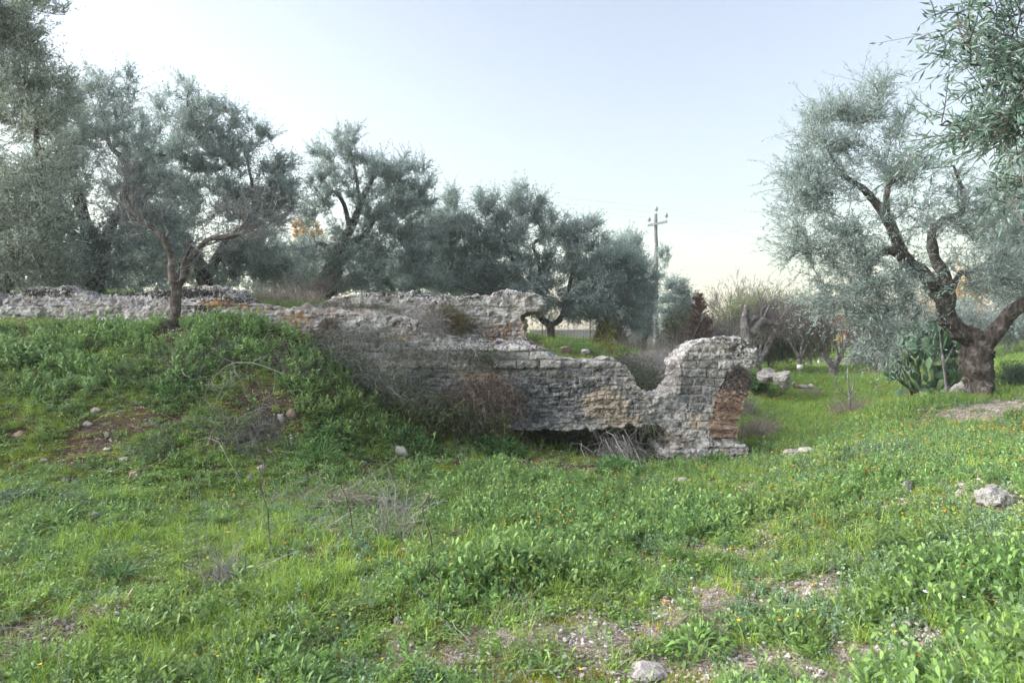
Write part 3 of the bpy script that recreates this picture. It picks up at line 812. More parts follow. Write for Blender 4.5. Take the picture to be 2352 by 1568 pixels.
make_tree('olive_tree', 'leaning olive tree with a double trunk and open top, left of mid picture', 'tree', P(735, 700, 17),
    [[(730, 720, 17, .15), (745, 640, 17, .13), (775, 575, 17, .12), (805, 530, 17, .10), (828, 470, 17, .075), (850, 420, 17, .05), (880, 380, 17, .02)],
     [(760, 700, 17.1, .13), (772, 620, 17.1, .11), (800, 570, 17.1, .10), (835, 540, 17.1, .07), (870, 490, 17.1, .04)], [(805, 530, 17, .07), (790, 470, 17, .05), (765, 440, 17, .04), (745, 460, 17, .03)], [(828, 470, 17, .05), (815, 390, 17, .03), (800, 320, 17, .012)], [(770, 580, 17, .07), (730, 560, 17, .05), (715, 590, 17, .02)]],
    [(800, 350, 40, 58, 17, .6), (740, 385, 45, 40, 17, .7), (770, 430, 65, 40, 17, .8), (905, 400, 60, 45, 17, .8), (860, 450, 70, 60, 17, .9), (945, 390, 35, 35, 17, .5), (960, 440, 40, 50, 17, .6), (905, 520, 80, 70, 17, 1), (960, 560, 50, 60, 17.2, .7), (860, 620, 110, 50, 17, 1.1), (720, 480, 50, 60, 17, .7), (700, 600, 90, 50, 17, 1), (960, 640, 80, 40, 17, .9), (780, 650, 130, 30, 17, .9), (900, 480, 90, 60, 17, .9), (830, 560, 100, 60, 17, 1), (870, 400, 60, 30, 17, .7)],
    n_cl=540, shoots=13, leaves=15, L=.066, W=.0175, seed=5, thresh=-.2, group=OG)
make_tree('olive_tree', 'low olive tree behind the middle of the wall', 'tree', P(960, 700, 19),
    [[(930, 720, 19, .12), (945, 660, 19, .10), (970, 620, 19, .08), (1000, 570, 19, .05), (1030, 520, 19, .02)], [(945, 660, 19, .07), (985, 650, 19, .05), (1060, 600, 19, .03)]],
    [(1040, 520, 45, 40, 19, .8), (1000, 560, 50, 50, 19, .8), (1070, 560, 50, 50, 19, .8), (1040, 620, 100, 50, 19, 1.1), (960, 640, 90, 40, 19, 1), (1090, 650, 90, 30, 19, 1), (1040, 470, 20, 30, 19, .5), (990, 510, 40, 35, 19, .7)],
    n_cl=430, shoots=13, leaves=14, L=.068, W=.019, seed=6, thresh=-.28, group=OG)
make_tree('olive_tree', 'wide bushy olive tree behind the overhanging block of the wall', 'tree', P(1264, 782, 19),
    [[(1264, 790, 19, .12), (1265, 765, 19, .10), (1262, 750, 19, .10), (1235, 720, 19, .08), (1200, 650, 19, .06), (1170, 580, 19, .05), (1140, 520, 19, .02)], [(1262, 752, 19, .08), (1290, 725, 19, .07), (1310, 650, 19, .05), (1320, 560, 19, .02)],
     [(1235, 720, 19, .05), (1240, 620, 19, .05), (1225, 560, 19, .04), (1250, 540, 19, .03), (1205, 470, 19, .012)]],
    [(1125, 480, 32, 45, 19, .6), (1125, 540, 55, 50, 19, .9), (1190, 470, 40, 45, 19, .7), (1190, 540, 60, 50, 19, .9), (1240, 500, 40, 45, 19, .7), (1290, 540, 50, 40, 19, .8), (1350, 530, 35, 38, 19, .6), (1340, 590, 60, 50, 19, .9), (1240, 600, 110, 60, 19, 1.3), (1130, 620, 90, 55, 19, 1.1), (1300, 660, 110, 60, 18.6, 1.3), (1200, 690, 100, 45, 18.6, 1.1), (1300, 710, 90, 35, 18.6, 1.1)],
    n_cl=640, shoots=14, leaves=13, L=.068, W=.019, seed=7, thresh=-.25, group=OG, base_r=.01)
make_tree('olive_tree', 'olive tree with twin dark trunks, left of the utility pole', 'tree', P(1388, 796, 20),
    [[(1384, 806, 20, .15), (1388, 770, 20, .14), (1390, 740, 20, .11), (1405, 680, 20, .07), (1412, 640, 20, .05), (1400, 580, 20, .02)], [(1368, 806, 19.9, .12), (1376, 760, 19.9, .10), (1388, 720, 19.9, .08), (1370, 640, 20, .03)]],
    [(1395, 590, 50, 50, 20.2, .9), (1440, 600, 35, 55, 20.2, .7), (1440, 650, 65, 60, 20.2, 1), (1390, 660, 80, 60, 20, 1.1), (1350, 710, 70, 40, 19.8, 1), (1430, 720, 80, 40, 20, 1.1), (1480, 650, 40, 50, 20.4, .7)],
    n_cl=430, shoots=13, leaves=13, L=.068, W=.019, seed=8, thresh=-.24, group=OG)
make_tree('olive_tree', 'olive tree with a short grey forked trunk, just left of the utility pole foot', 'tree', P(1478, 798, 23),
    [[(1478, 806, 23, .13), (1474, 780, 23, .12), (1458, 750, 23, .09), (1450, 700, 23, .05), (1460, 650, 23, .02)], [(1476, 785, 23, .09), (1490, 755, 23, .07), (1500, 700, 23, .03)]],
    [(1445, 590, 30, 50, 23, .7), (1455, 640, 38, 50, 23, .8), (1450, 700, 45, 40, 23, 1), (1475, 745, 22, 25, 23, .8)],
    n_cl=240, shoots=13, leaves=14, L=.07, W=.021, seed=9, thresh=-.15, group=OG)
make_tree('olive_tree', 'thin open olive tree just right of the utility pole', 'tree', P(1540, 800, 25),
    [[(1530, 806, 25, .12), (1520, 770, 25, .10), (1535, 740, 25, .08), (1558, 705, 25, .06), (1575, 680, 25, .03)]],
    [(1530, 600, 14, 26, 25, .6), (1545, 660, 30, 36, 25, .8), (1560, 690, 35, 35, 25, .8), (1545, 720, 30, 36, 25, .9), (1570, 740, 40, 35, 25, .8), (1555, 770, 40, 25, 25, .8)],
    n_cl=220, shoots=14, leaves=14, L=.07, W=.02, seed=10, thresh=-.1, group=OG)
# a second row that closes the grove behind
for k, (u, vt, dd, lab) in enumerate([(90, 470, 21, 'far olive tree seen between the two leftmost trunks'), (330, 480, 23, 'far olive tree low behind the bare almond tree'), (640, 540, 24, 'far olive tree low under the gap beside the sun-tinted tree'),
                                     (880, 560, 25, 'far olive tree low behind the leaning double-trunked olive'), (1110, 590, 26, 'far olive tree low behind the middle of the grove')]):
    make_tree('olive_tree', lab, 'tree', P(u, 740, dd), [[(u, 760, dd, .14), (u + 6, 700, dd, .12), (u - 15, 640, dd, .07), (u - 10, vt + 40, dd, .02)], [(u + 6, 700, dd, .08), (u + 40, 640, dd, .05), (u + 50, vt + 60, dd, .02)]],
              [(u, vt + 40, 80, 45, dd, 1.2), (u - 70, 620, 80, 60, dd, 1.2), (u + 60, 610, 90, 60, dd, 1.3), (u, 680, 140, 40, dd, 1.3)],
              n_cl=200, shoots=14, leaves=13, L=.085, W=.027, seed=30 + k, thresh=-.2, group=OG, trunk_M=8)

# far tree behind the gap, low sunlight painted into its leaf colour
SUN_GOLD = leaf_mat('sun_gold_leaf', (0.32, 0.20, 0.04), (0.60, 0.38, 0.08), trans=.3)
make_tree('sun_tinted_tree', 'small tree with golden sunlight in its leaf colour far behind the gap left of the leaning olive', 'tree', P(705, 690, 42),
          [[(705, 730, 42, .15), (702, 620, 42, .12), (700, 560, 42, .05), (700, 520, 42, .02)]], [(700, 530, 28, 32, 42, 1), (715, 560, 32, 28, 42, 1), (690, 590, 35, 30, 42, 1)],
          n_cl=110, shoots=14, leaves=12, L=.1, W=.045, seed=50, leaf=SUN_GOLD, trunk_M=8)

# the right-hand olive with the gnarled trunk
rt = make_tree('olive_tree', 'gnarled forked olive tree on the flowery bank at the right', 'tree', P(2250, 922, 10),
    [[(2250, 960, 10, .20), (2250, 915, 10, .17), (2252, 880, 10, .155), (2250, 860, 9.97, .165), (2247, 838, 9.97, .20), (2244, 812, 9.97, .185), (2236, 785, 9.98, .15), (2205, 758, 10, .12), (2178, 718, 10, .108), (2165, 680, 10, .098), (2128, 638, 9.95, .092), (2085, 600, 9.9, .082), (2056, 545, 9.85, .07), (2030, 490, 9.8, .06), (1990, 440, 9.75, .04), (1935, 400, 9.7, .03), (1900, 340, 9.7, .012)],
     [(2244, 810, 9.97, .14), (2262, 785, 9.95, .135), (2295, 750, 9.85, .108), (2330, 716, 9.7, .098), (2380, 680, 9.5, .09), (2430, 600, 9.4, .06), (2440, 480, 9.4, .02)],
     [(2180, 725, 10, .09), (2172, 650, 10.1, .075), (2148, 590, 10.15, .07), (2140, 535, 10.2, .055), (2165, 505, 10.2, .05), (2205, 490, 10.2, .045), (2212, 450, 10.2, .035), (2190, 380, 10.2, .015)],
     [(2090, 600, 9.9, .085), (2065, 580, 9.85, .075), (2035, 578, 9.8, .05), (2005, 600, 9.75, .025), (1990, 640, 9.7, .012)], [(2035, 500, 9.8, .05), (2040, 430, 9.8, .035), (2080, 400, 9.8, .02)], [(2172, 690, 10, .05), (2210, 625, 10, .035), (2235, 650, 9.9, .02)], [(2165, 740, 10, .04), (2150, 700, 9.95, .012)]],
    [(1865, 330, 55, 55, 9.6, .5), (1850, 440, 70, 60, 9.6, .6), (1840, 540, 60, 60, 9.6, .5), (1900, 280, 60, 35, 9.7, .5), (1960, 270, 60, 40, 9.8, .5), (2010, 225, 40, 45, 9.8, .4), (2060, 290, 50, 50, 9.9, .5), (1950, 350, 80, 50, 9.8, .7), (1930, 450, 90, 60, 9.7, .7), (1920, 570, 80, 50, 9.6, .6), (2080, 400, 70, 50, 9.9, .7),
     (2090, 500, 60, 50, 9.9, .6), (1960, 640, 90, 45, 9.5, .6), (2050, 670, 90, 45, 9.5, .6), (1990, 560, 80, 50, 9.7, .6), (2170, 420, 60, 60, 10, .6), (2250, 520, 80, 80, 10, .9), (2110, 640, 70, 50, 9.6, .6), (2280, 620, 90, 60, 10, .8), (1980, 710, 60, 35, 9.4, .5), (2030, 760, 70, 40, 9.3, .5), (2090, 720, 60, 40, 9.4, .5), (2400, 500, 80, 200, 9.6, .9), (1830, 600, 40, 30, 9.5, .4), (1900, 690, 50, 25, 9.4, .4), (2040, 780, 40, 25, 9.2, .4), ],
    n_cl=380, shoots=12, leaves=15, L=.064, W=.013, seed=12, fine=.022, up=.35, thresh=-.16, knots=1.0, trunk_M=56, freq=2.2, shoot_len=.36, base_r=.009)
make_tree('olive_tree', 'darker olive tree behind the gnarled one at the right edge', 'tree', P(2420, 860, 14),
    [[(2420, 880, 14, .2), (2415, 780, 14, .17), (2380, 680, 14, .1), (2340, 560, 14, .05), (2320, 450, 14, .02)], [(2415, 780, 14, .12), (2470, 650, 14, .07), (2480, 500, 14, .03)]],
    [(2310, 500, 70, 80, 14, .9), (2380, 430, 90, 80, 14, 1), (2300, 610, 75, 70, 14, .9), (2400, 560, 100, 90, 14, 1.1), (2340, 690, 70, 40, 14, .9), (2260, 660, 45, 40, 14, .7), (2480, 600, 80, 100, 14, 1)],
    n_cl=300, shoots=15, leaves=13, L=.062, W=.0165, seed=13, thresh=-.2)
# near olive standing just outside the frame on the right; its boughs reach in
make_tree('olive_tree', 'near olive boughs with large leaves reaching in at the upper right corner', 'tree', [4.6, 3.6, .45],
    [[(3180, 1290, 3.6, .22), (3180, 1050, 3.6, .18), (3120, 800, 3.6, .15), (2900, 500, 3.5, .09), (2650, 320, 3.3, .05), (2450, 220, 3.2, .02), (2330, 180, 3.1, .008)], [(3120, 800, 3.6, .12), (3250, 500, 3.7, .09), (3300, 100, 3.8, .05)], [(2900, 500, 3.5, .06), (2700, 100, 3.4, .03), (2500, -50, 3.3, .012)],
     [(2900, 500, 3.5, .05), (2600, 430, 3.3, .025), (2420, 400, 3.2, .01)]],
    [(2290, 210, 95, 65, 3.15, .3), (2260, 110, 90, 50, 3.2, .3), (2300, 320, 85, 60, 3.2, .3), (2330, 30, 60, 60, 3.2, .3), (2400, 200, 110, 160, 3.3, .4), (2310, 400, 60, 40, 3.2, .25), (2520, 100, 130, 240, 3.4, .5), (2750, 100, 200, 300, 3.6, .6), (3050, 200, 250, 300, 3.7, .9), (2200, 260, 50, 40, 3.1, .2), (2170, 190, 50, 30, 3.1, .2), (2190, 340, 50, 35, 3.1, .2), (2240, 410, 50, 35, 3.1, .2), (2250, 40, 60, 30, 3.2, .25)],
    n_cl=225, shoots=8, leaves=13, L=.055, W=.0095, seed=14, up=.12, thresh=-.2, leaf=OLIVE_NEAR, knots=.3, freq=2.5, shoot_len=.22, base_r=.006)

# ------------------------------------------------------------------ bare trees
def grow(start, direction, length, radius, depth, out, spread=0.6, upb=0.15, kids=(3, 5), wig=0.10, shrink=0.62):
    K = 6
    p = [np.array(start, float)]
    d = nrm(np.array(direction, float))
    for _ in range(K - 1):
        d = nrm(d + rng.normal(size=3) * wig + np.array([0, 0, upb * .25]))
        p.append(p[-1] + d * length / (K - 1))
    p = np.array(p)
    out.append((p, np.linspace(radius, radius * 0.55, K)))
    if depth == 0: return
    for _ in range(random.randint(*kids)):
        t = random.uniform(0.3, 1.0); i = min(int(t * (K - 1)), K - 2); f = t * (K - 1) - i
        s = p[i] * (1 - f) + p[i + 1] * f
        nd = nrm(d + nrm(rng.normal(size=3)) * spread * 1.3 + np.array([0, 0, upb]))
        grow(s, nd, length * random.uniform(shrink - .12, shrink + .15), radius * .55 * random.uniform(.7, 1), depth - 1, out, spread, upb, kids, wig, shrink)

def bare_tree(name, label, org, limbs, starts, bark=None, twig=None, group=None, depth=3, M=14, cat='tree', minr=.0028, kids=(3, 5), spread=.6, upb=.2, knots=.4, shrink=.62):
    bark = bark or BARK_GREY; twig = twig or TWIG
    org = np.array(org, float)
    root = thing(name, label, cat, org, group)
    acc = Acc()
    for li, pts in enumerate(limbs):
        a = np.array([list(P(u, v, d)) + [r] for (u, v, d, r) in pts])
        limb(acc, a, step=0.04 if org[1] < 12 else .1, M=M, knots=knots, seed=int(org[0] * 10) + li)
    link('trunk', acc.mesh('trunk', [bark], True, org), root)
    out = []
    for (uvd, dr, ln, rad) in starts:
        grow(P(*uvd), dr, ln, rad, depth, out, spread, upb, kids, shrink=shrink)
    Pt = np.array([o[0] for o in out]); Rd = np.maximum(np.array([o[1] for o in out]), minr)
    V, f = tubes(Pt, Rd, 4)
    acc = Acc(); acc.add(V, f)
    link('twigs', acc.mesh('twigs', [twig], False, org), root)
    return root

# almond in front of the wall
al = [[(392, 752, 9.2, 0.0731), (400, 735, 9.2, 0.0645), (402, 700, 9.2, 0.0602), (403, 665, 9.2, 0.0645), (400, 648, 9.2, 0.0731), (393, 625, 9.2, 0.0473), (392, 590, 9.2, 0.0430), (378, 555, 9.15, 0.0387), (358, 528, 9.15, 0.0327), (325, 505, 9.1, 0.0292), (303, 480, 9.1, 0.0275), (290, 455, 9.1, 0.0258), (278, 448, 9.1, 0.0155)],
      [(402, 655, 9.2, 0.0602), (420, 640, 9.2, 0.0430), (430, 605, 9.2, 0.0387), (455, 572, 9.25, 0.0361), (482, 548, 9.3, 0.0310), (520, 543, 9.3, 0.0258), (560, 534, 9.3, 0.0224), (600, 512, 9.35, 0.0155)],
      [(378, 555, 9.15, 0.0215), (388, 530, 9.15, 0.0103)], [(420, 640, 9.2, 0.0301), (422, 600, 9.15, 0.0258), (440, 560, 9.1, 0.0129)], [(388, 748, 9.15, 0.0430), (380, 735, 9.12, 0.0301)]]
st = []
for (u, v, d) in [(290, 455, 9.1), (303, 480, 9.1), (325, 505, 9.1), (358, 528, 9.15), (385, 532, 9.15), (440, 560, 9.1), (482, 548, 9.3), (520, 543, 9.3), (545, 538, 9.3), (560, 534, 9.3), (580, 522, 9.3), (600, 512, 9.35), (600, 512, 9.35), (455, 572, 9.25), (310, 490, 9.1), (340, 515, 9.1), (600, 515, 9.3), (500, 545, 9.3), (535, 540, 9.3), (280, 450, 9.1), (470, 560, 9.3)]:
    for q in range(2 if u % 3 else 1):
        sx = (-1 if u < 400 else 1) * random.uniform(-.2, 1)
        st.append(((u, v, d), (sx, random.uniform(-.7, .7), random.uniform(-.2, .8)), random.uniform(.3, .65), .0065))
bare_tree('almond_tree', 'bare grey almond tree with a forked trunk standing in front of the left wall', P(395, 748, 9.2), al, st, BARK, TWIG, None, 2, 16, kids=(4, 5), spread=.85, upb=.05, knots=.7, minr=.0022)
OG2 = 'bare orchard trees on the green field'
def orch(name, label, u, v, d, r, hpx, forks, n=9, ln=.8, twig=None, depth=3, bark=None, grp=OG2, **kw):
    top = v - hpx
    limbs = [[(u, v + 6, d, r * 1.15), (u, v - hpx * .5, d, r), (u, top, d, r * .95)]]
    ends = []
    for (du, dv, rr) in forks:
        limbs.append([(u, top + 4, d, r * .7), (u + du * .5, top - dv * .45, d, r * .6), (u + du, top - dv, d, rr)])
        ends.append((u + du, top - dv, d)); ends.append((u + du * .6, top - dv * .6, d))
    st = []
    for k in range(n):
        e = ends[k % len(ends)]
        st.append((e, ((e[0] - u) / 40 + random.uniform(-.7, .7), random.uniform(-.8, .8), random.uniform(.3, 1.2)), ln * random.uniform(.7, 1.2), r * .22))
    return bare_tree(name, label, P(u, v, d), limbs, st, bark or BARK_GREY, twig or TWIG_FIELD, grp, depth, 10, minr=.0045, **kw)
orch('young_tree', 'slim young bare tree with a white band on its trunk', 1838, 884, 24, .075, 62, [(-18, 28, .03), (16, 30, .03), (4, 36, .02)], 10, 1.0)
bd = Acc(); bq = np.array([list(P(1837, 846, 24)) + [.092], list(P(1837, 838, 24)) + [.092]]); limb(bd, bq, step=.05, M=12, rough=.02, seed=3)
mw = N('white_tape'); mw = mw.bsdf((.75, .75, .74), .7)
link('band', bd.mesh('band', [mw], True, P(1838, 884, 24)), bpy.data.objects['young_tree'])
orch('bare_tree', 'dark-forked bare orchard tree right of the banded young tree', 1914, 884, 22, .13, 42, [(-28, 34, .05), (22, 34, .05), (30, 52, .03)], 14, .9)
orch('bare_tree', 'bare dark-stemmed tree at the right shoulder of the pier', 1742, 862, 20, .09, 30, [(-14, 60, .05), (28, 62, .04), (6, 40, .04), (40, 70, .02)], 14, .8)
orch('limewashed_tree', 'left one of two small trees with white-painted trunks', 2010, 892, 25, .09, 60, [(-22, 28, .03), (20, 28, .03)], 9, .9)
orch('limewashed_tree', 'right one of two small trees with white-painted trunks', 2034, 886, 28, .09, 52, [(-20, 28, .03), (22, 26, .03)], 9, .9)
for k, (u, v, d, h) in enumerate([(1690, 800, 33, 30), (1775, 830, 34, 35), (1860, 838, 36, 38), (1960, 838, 38, 38), (2075, 850, 30, 38)]):
    orch('bare_tree', ['far bare tree just above the top of the pier', 'far bare tree behind the two boulders', 'far bare tree in front of the metal frame', 'far bare tree behind the dark-forked one', 'far bare tree left of the prickly pear'][k],
         u, v, d, .11, h, [(-24, 44, .04), (22, 40, .04), (2, 54, .03)], 13, 1.15, depth=3, kids=(3, 5))
# gnarled stump behind the pier
bare_tree('tree_stump', 'gnarled dead stump with twisted boughs just behind the top of the pier', P(1716, 800, 14),
          [[(1712, 830, 14, .12), (1714, 780, 14, .11), (1712, 745, 14, .08), (1714, 715, 14, .06), (1712, 700, 14, .02)], [(1716, 780, 14, .10), (1735, 755, 14, .08), (1752, 735, 14, .06), (1775, 742, 14, .03), (1800, 746, 14, .012)],
           [(1714, 745, 14, .06), (1732, 728, 14, .05), (1740, 732, 14, .04)], [(1716, 770, 14, .05), (1742, 762, 14, .035), (1752, 764, 14, .03)], [(1714, 760, 14, .04), (1690, 735, 14, .02), (1680, 730, 14, .01)], [(1752, 735, 14, .03), (1748, 715, 14, .015), (1760, 700, 14, .008)]],
          [((1752, 733, 14), (.3, 0, .9), .6, .012), ((1780, 742, 14), (.6, .1, .5), .5, .01), ((1685, 732, 14), (-.5, 0, .4), .5, .01), ((1714, 705, 14), (0, .2, 1), .4, .01)], BARK_GREY, TWIG, None, 2, 14, 'stump', knots=.6)
# fine saplings
def sapling(label, pts_list, org, cat='sapling', mat=None):
    acc = Acc()
    for i, pts in enumerate(pts_list):
        limb(acc, np.array([list(P(u, v, d)) + [r] for (u, v, d, r) in pts]), step=.06, M=7, rough=.08, seed=i)
    link('sapling', acc.mesh('sapling', [mat or TWIG], True, np.array(org)), None, label, cat, None, None, org)
sapling('thin three-pronged leafless sapling on the grass between pier and prickly pear', [[(1950, 960, 12, .018), (1951, 935, 12, .017), (1951, 905, 12, .016), (1948, 868, 12, .012), (1947, 835, 12, .007)], [(1951, 910, 12, .014), (1930, 898, 12, .012), (1918, 878, 12, .010), (1914, 862, 12, .006)],
         [(1951, 908, 12, .014), (1960, 890, 12, .011), (1963, 868, 12, .008), (1963, 845, 12, .005)], [(1920, 880, 12, .008), (1912, 872, 12, .004)]], P(1950, 952, 12))
sapling('straight pale forked sapling in front of the prickly pear', [[(2177, 925, 10.9, .028), (2174, 890, 10.9, .024), (2168, 845, 10.9, .02), (2163, 800, 10.9, .014), (2158, 765, 10.9, .006)], [(2167, 838, 10.9, .014), (2180, 815, 10.9, .010), (2190, 795, 10.9, .005)], [(2167, 838, 10.9, .012), (2155, 822, 10.9, .008), (2140, 808, 10.9, .004)]], P(2177, 922, 10.9))

# ------------------------------------------------------------------ conifers
def conifer(label, u, vb, vt, d, half, mat, seed):
    org = P(u, vb, d); H = (vb - vt) / F * d; wd = half / F * d
    root = thing('conifer', label, 'tree', org)
    acc = Acc(); limb(acc, np.array([[*org, .09], [org[0], org[1], org[2] + H, .015]]), step=.3, M=8, seed=seed)
    link('trunk', acc.mesh('trunk', [TWIG_DARK], True, org), root)
    n = 80
    h = 0.15 + 0.85 * rng.random(n)
    az = rng.random(n) * 6.283
    rad = wd * (1 - h) * (0.6 + .7 * rng.random(n)) + .07
    D = nrm(np.stack([np.cos(az), np.sin(az), np.full(n, .45)], -1))
    p0 = org + np.stack([0 * h, 0 * h, h * H], -1)
    K = 5; t = np.linspace(0, 1, K)
    pt = p0[:, None] + D[:, None] * (rad[:, None] * t)[..., None] + np.array([0, 0, .2])[None, None] * (rad[:, None] * t * t)[..., None]
    acc = Acc(); V, f = tubes(pt, np.broadcast_to(np.linspace(.014, .005, K), (n, K)), 3); acc.add(V, f)
    link('branches', acc.mesh('branches', [TWIG_DARK], False, org), root)
    m = 60; ii = np.repeat(np.arange(n), m); tl = rng.random(n * m)
    b = p0[ii] + D[ii] * (rad[ii] * tl)[:, None] + np.array([0, 0, .2]) * (rad[ii] * tl * tl)[:, None]
    ld = nrm(D[ii] + rng.normal(size=(n * m, 3)) * .35)
    V, f = rhomb_leaves(b, ld, .10 * (.5 + rng.random(n * m)), .022)
    acc = Acc(); acc.add(V, f, np.repeat(rng.random(n * m), 4))
    link('crown', acc.mesh('crown', [mat], False, org), root)
RUST = leaf_mat('rust_needles', (0.10, 0.065, 0.05), (0.24, 0.15, 0.11), trans=.2)
DGREEN = leaf_mat('conifer_needles', (0.03, 0.05, 0.02), (0.12, 0.16, 0.05), trans=.2)
conifer('rust-brown dead conifer above the dip in the wall', 1606, 805, 678, 21, 32, RUST, 1)
conifer('small grey-green conifer directly left of the rust-brown one', 1578, 800, 672, 33, 30, OLIVE, 2)
conifer('tall green conifer poking out between the olives left of the pole', 1390, 770, 538, 30, 42, DGREEN, 3)
conifer('dark little conifer right behind the twin-trunked olive', 1418, 800, 735, 24, 34, DGREEN, 4)
# ------------------------------------------------------------------ shrubs, brush, dry stems
STRAW = leaf_mat('dry_straw', (0.17, 0.14, 0.12), (0.40, 0.35, 0.30), trans=.15)
BRUSH = leaf_mat('dead_brush', (0.11, 0.10, 0.10), (0.36, 0.335, 0.33), trans=.1)
BRUSHD = leaf_mat('dark_brush', (0.05, 0.044, 0.042), (0.26, 0.235, 0.225), trans=.1)
BROWNB = leaf_mat('brown_brush', (0.045, 0.028, 0.02), (0.17, 0.115, 0.08), trans=.1)
FENNEL = leaf_mat('fennel', (0.03, 0.055, 0.035), (0.10, 0.15, 0.10), trans=.2)
HERB = leaf_mat('herb_leaf', (0.08, 0.185, 0.036), (0.26, 0.42, 0.115), back=(0.18, 0.28, 0.13), trans=.35, rough=.5, patch=(.19, .27, .06))
DARKHERB = leaf_mat('dark_herb', (0.04, 0.11, 0.035), (0.13, 0.26, 0.075), trans=.3, rough=.5)
IVY = leaf_mat('bramble_leaf', (0.025, 0.055, 0.02), (0.10, 0.16, 0.06), trans=.25)
YEL = leaf_mat('yellow_leaf', (0.35, 0.25, 0.03), (0.6, 0.45, 0.08), trans=.3)
def strands(acc, p0, D, L, r, K=6, sag=(0, 0, -.3), wig=.25, M=3, val=None):
    n = len(p0); t = np.linspace(0, 1, K)
    L = np.broadcast_to(L, (n,))
    b = np.array(sag)[None] + rng.normal(size=(n, 3)) * wig
    pt = p0[:, None] + D[:, None] * (L[:, None] * t)[..., None] + b[:, None] * (L[:, None] * t * t)[..., None]
    pt[:, 1:] += np.cumsum(rng.normal(size=(n, K - 1, 3)), 1) * (L[:, None, None] * .025)
    rr = (np.broadcast_to(r, (n,)) * (.5 + 1.4 * rng.random(n) ** 3))[:, None] * np.linspace(1, .45, K)[None]
    V, f = tubes(pt, rr, M)
    acc.add(V, f, np.repeat(rng.random(n), K * M) if val is None else val)
    return pt

def brush(name, label, cat, spots, n, L, r, mat, sag=(0, 0, -.3), dirs=(0, 0, 1.), spread=.7, leafn=0, leafL=.03, leafW=.015, leafm=None, wig=.25, group=None, twigs=2):
    """spots: (u, v, d, ru, rv, rd): the volume the stems start in, in pixels and metres"""
    acc = Acc()
    k = rng.choice(len(spots), size=n, p=np.array([s[3] * s[4] for s in spots]) / sum(s[3] * s[4] for s in spots))
    S = np.array(spots, float)[k]
    q = nrm(rng.normal(size=(n, 3))) * rng.random((n, 1)) ** .45
    d = S[:, 2] + q[:, 1] * S[:, 5]
    u = S[:, 0] + q[:, 0] * S[:, 3]; v = S[:, 1] + q[:, 2] * S[:, 4]
    p0 = np.stack([(u - CX) / F * d, d, CAMH - (v - CY) / F * d], -1)
    D = nrm(np.array(dirs)[None] + rng.normal(size=(n, 3)) * spread)
    pt = strands(acc, p0, D, L * (.5 + rng.random(n)), r, sag=sag, wig=wig)
    if twigs:
        m = n * twigs; ii = np.repeat(np.arange(n), twigs)
        j = rng.integers(1, 5, m)
        b = pt[ii, j]; dd = nrm(D[ii] + rng.normal(size=(m, 3)) * .8)
        pt2 = strands(acc, b, dd, L * .4 * (.4 + rng.random(m)), r * .55, K=4, sag=sag, wig=wig)
        tips = np.vstack([pt[:, 2:].reshape(-1, 3), pt2.reshape(-1, 3)])
    else:
        tips = pt[:, 1:].reshape(-1, 3)
    mats = [mat]
    if leafn:
        ti = rng.integers(0, len(tips), leafn)
        V, f = rhomb_leaves(tips[ti] + rng.normal(size=(leafn, 3)) * .015, nrm(rng.normal(size=(leafn, 3)) + np.array([0, 0, .3])), leafL * (.6 + .8 * rng.random(leafn)), leafW)
        acc.add(V, f, np.repeat(rng.random(leafn), 4), 1); mats.append(leafm)
    org = p0.mean(0); org[2] = p0[:, 2].min()
    return link(name, acc.mesh(name, mats, False, org), None, label, cat, group, None, org)

G = 'dry shrubs and brambles growing on and against the ruin'
brush('dry_shrub', 'grey tangle of dead stems where the mound meets the wall', 'shrub', [(800, 850, 9.2, 60, 60, .15), (870, 890, 9.1, 70, 60, .2), (930, 900, 9.1, 50, 60, .2), (760, 800, 9.3, 40, 30, .1)], 430, .32, .0034, BRUSH, sag=(.2, 0, -.4), leafn=5000, leafL=.03, leafW=.012, leafm=IVY, group=G)
brush('dry_shrub', 'thin grey-green scrub on the pale wall face above the mound corner', 'shrub', [(850, 780, 9.5, 80, 28, .1), (930, 810, 9.4, 60, 30, .1), (1000, 820, 9.35, 60, 20, .08)], 420, .24, .0024, BRUSH, leafn=3800, leafL=.024, leafW=.009, leafm=FENNEL, group=G)
brush('dry_shrub', 'large dark brown curtain of hanging dead growth under the brick band', 'shrub', [(1110, 880, 9.35, 75, 34, .06), (1150, 900, 9.3, 50, 50, .06), (1060, 920, 9.25, 60, 50, .1)], 480, .24, .0034, BROWNB, sag=(0, 0, -.8), dirs=(.1, -.2, -.2), spread=.9, leafn=5000, leafL=.026, leafW=.010, leafm=BRUSHD, group=G)
brush('dry_shrub', 'pale crooked dead stems standing before the dark hollow of the wall', 'shrub', [(1000, 930, 9.05, 90, 50, .15), (1060, 960, 9.0, 80, 30, .15)], 110, .34, .0024, BRUSHD, sag=(.3, 0, -.7), dirs=(0, -.1, .7), leafn=500, leafL=.025, leafW=.01, leafm=BROWNB, group=G)
brush('bramble', 'dark leafy bramble filling the low hollow at the left foot of the wall', 'bramble', [(1030, 975, 9.2, 90, 35, .25), (960, 960, 9.1, 60, 35, .2), (1130, 985, 9.25, 60, 20, .15)], 420, .30, .003, BROWNB, leafn=7000, leafL=.035, leafW=.02, leafm=IVY, group=G)
brush('bramble', 'arching leafless bramble canes under the low arch of the wall', 'bramble', [(1420, 1040, 9.6, 50, 14, .25), (1380, 1045, 9.6, 50, 12, .2)], 70, .95, .0045, BRUSH, sag=(.2, 0, -1.25), dirs=(.2, 0, 1), spread=.45, leafn=200, leafL=.03, leafW=.015, leafm=IVY, group=G)
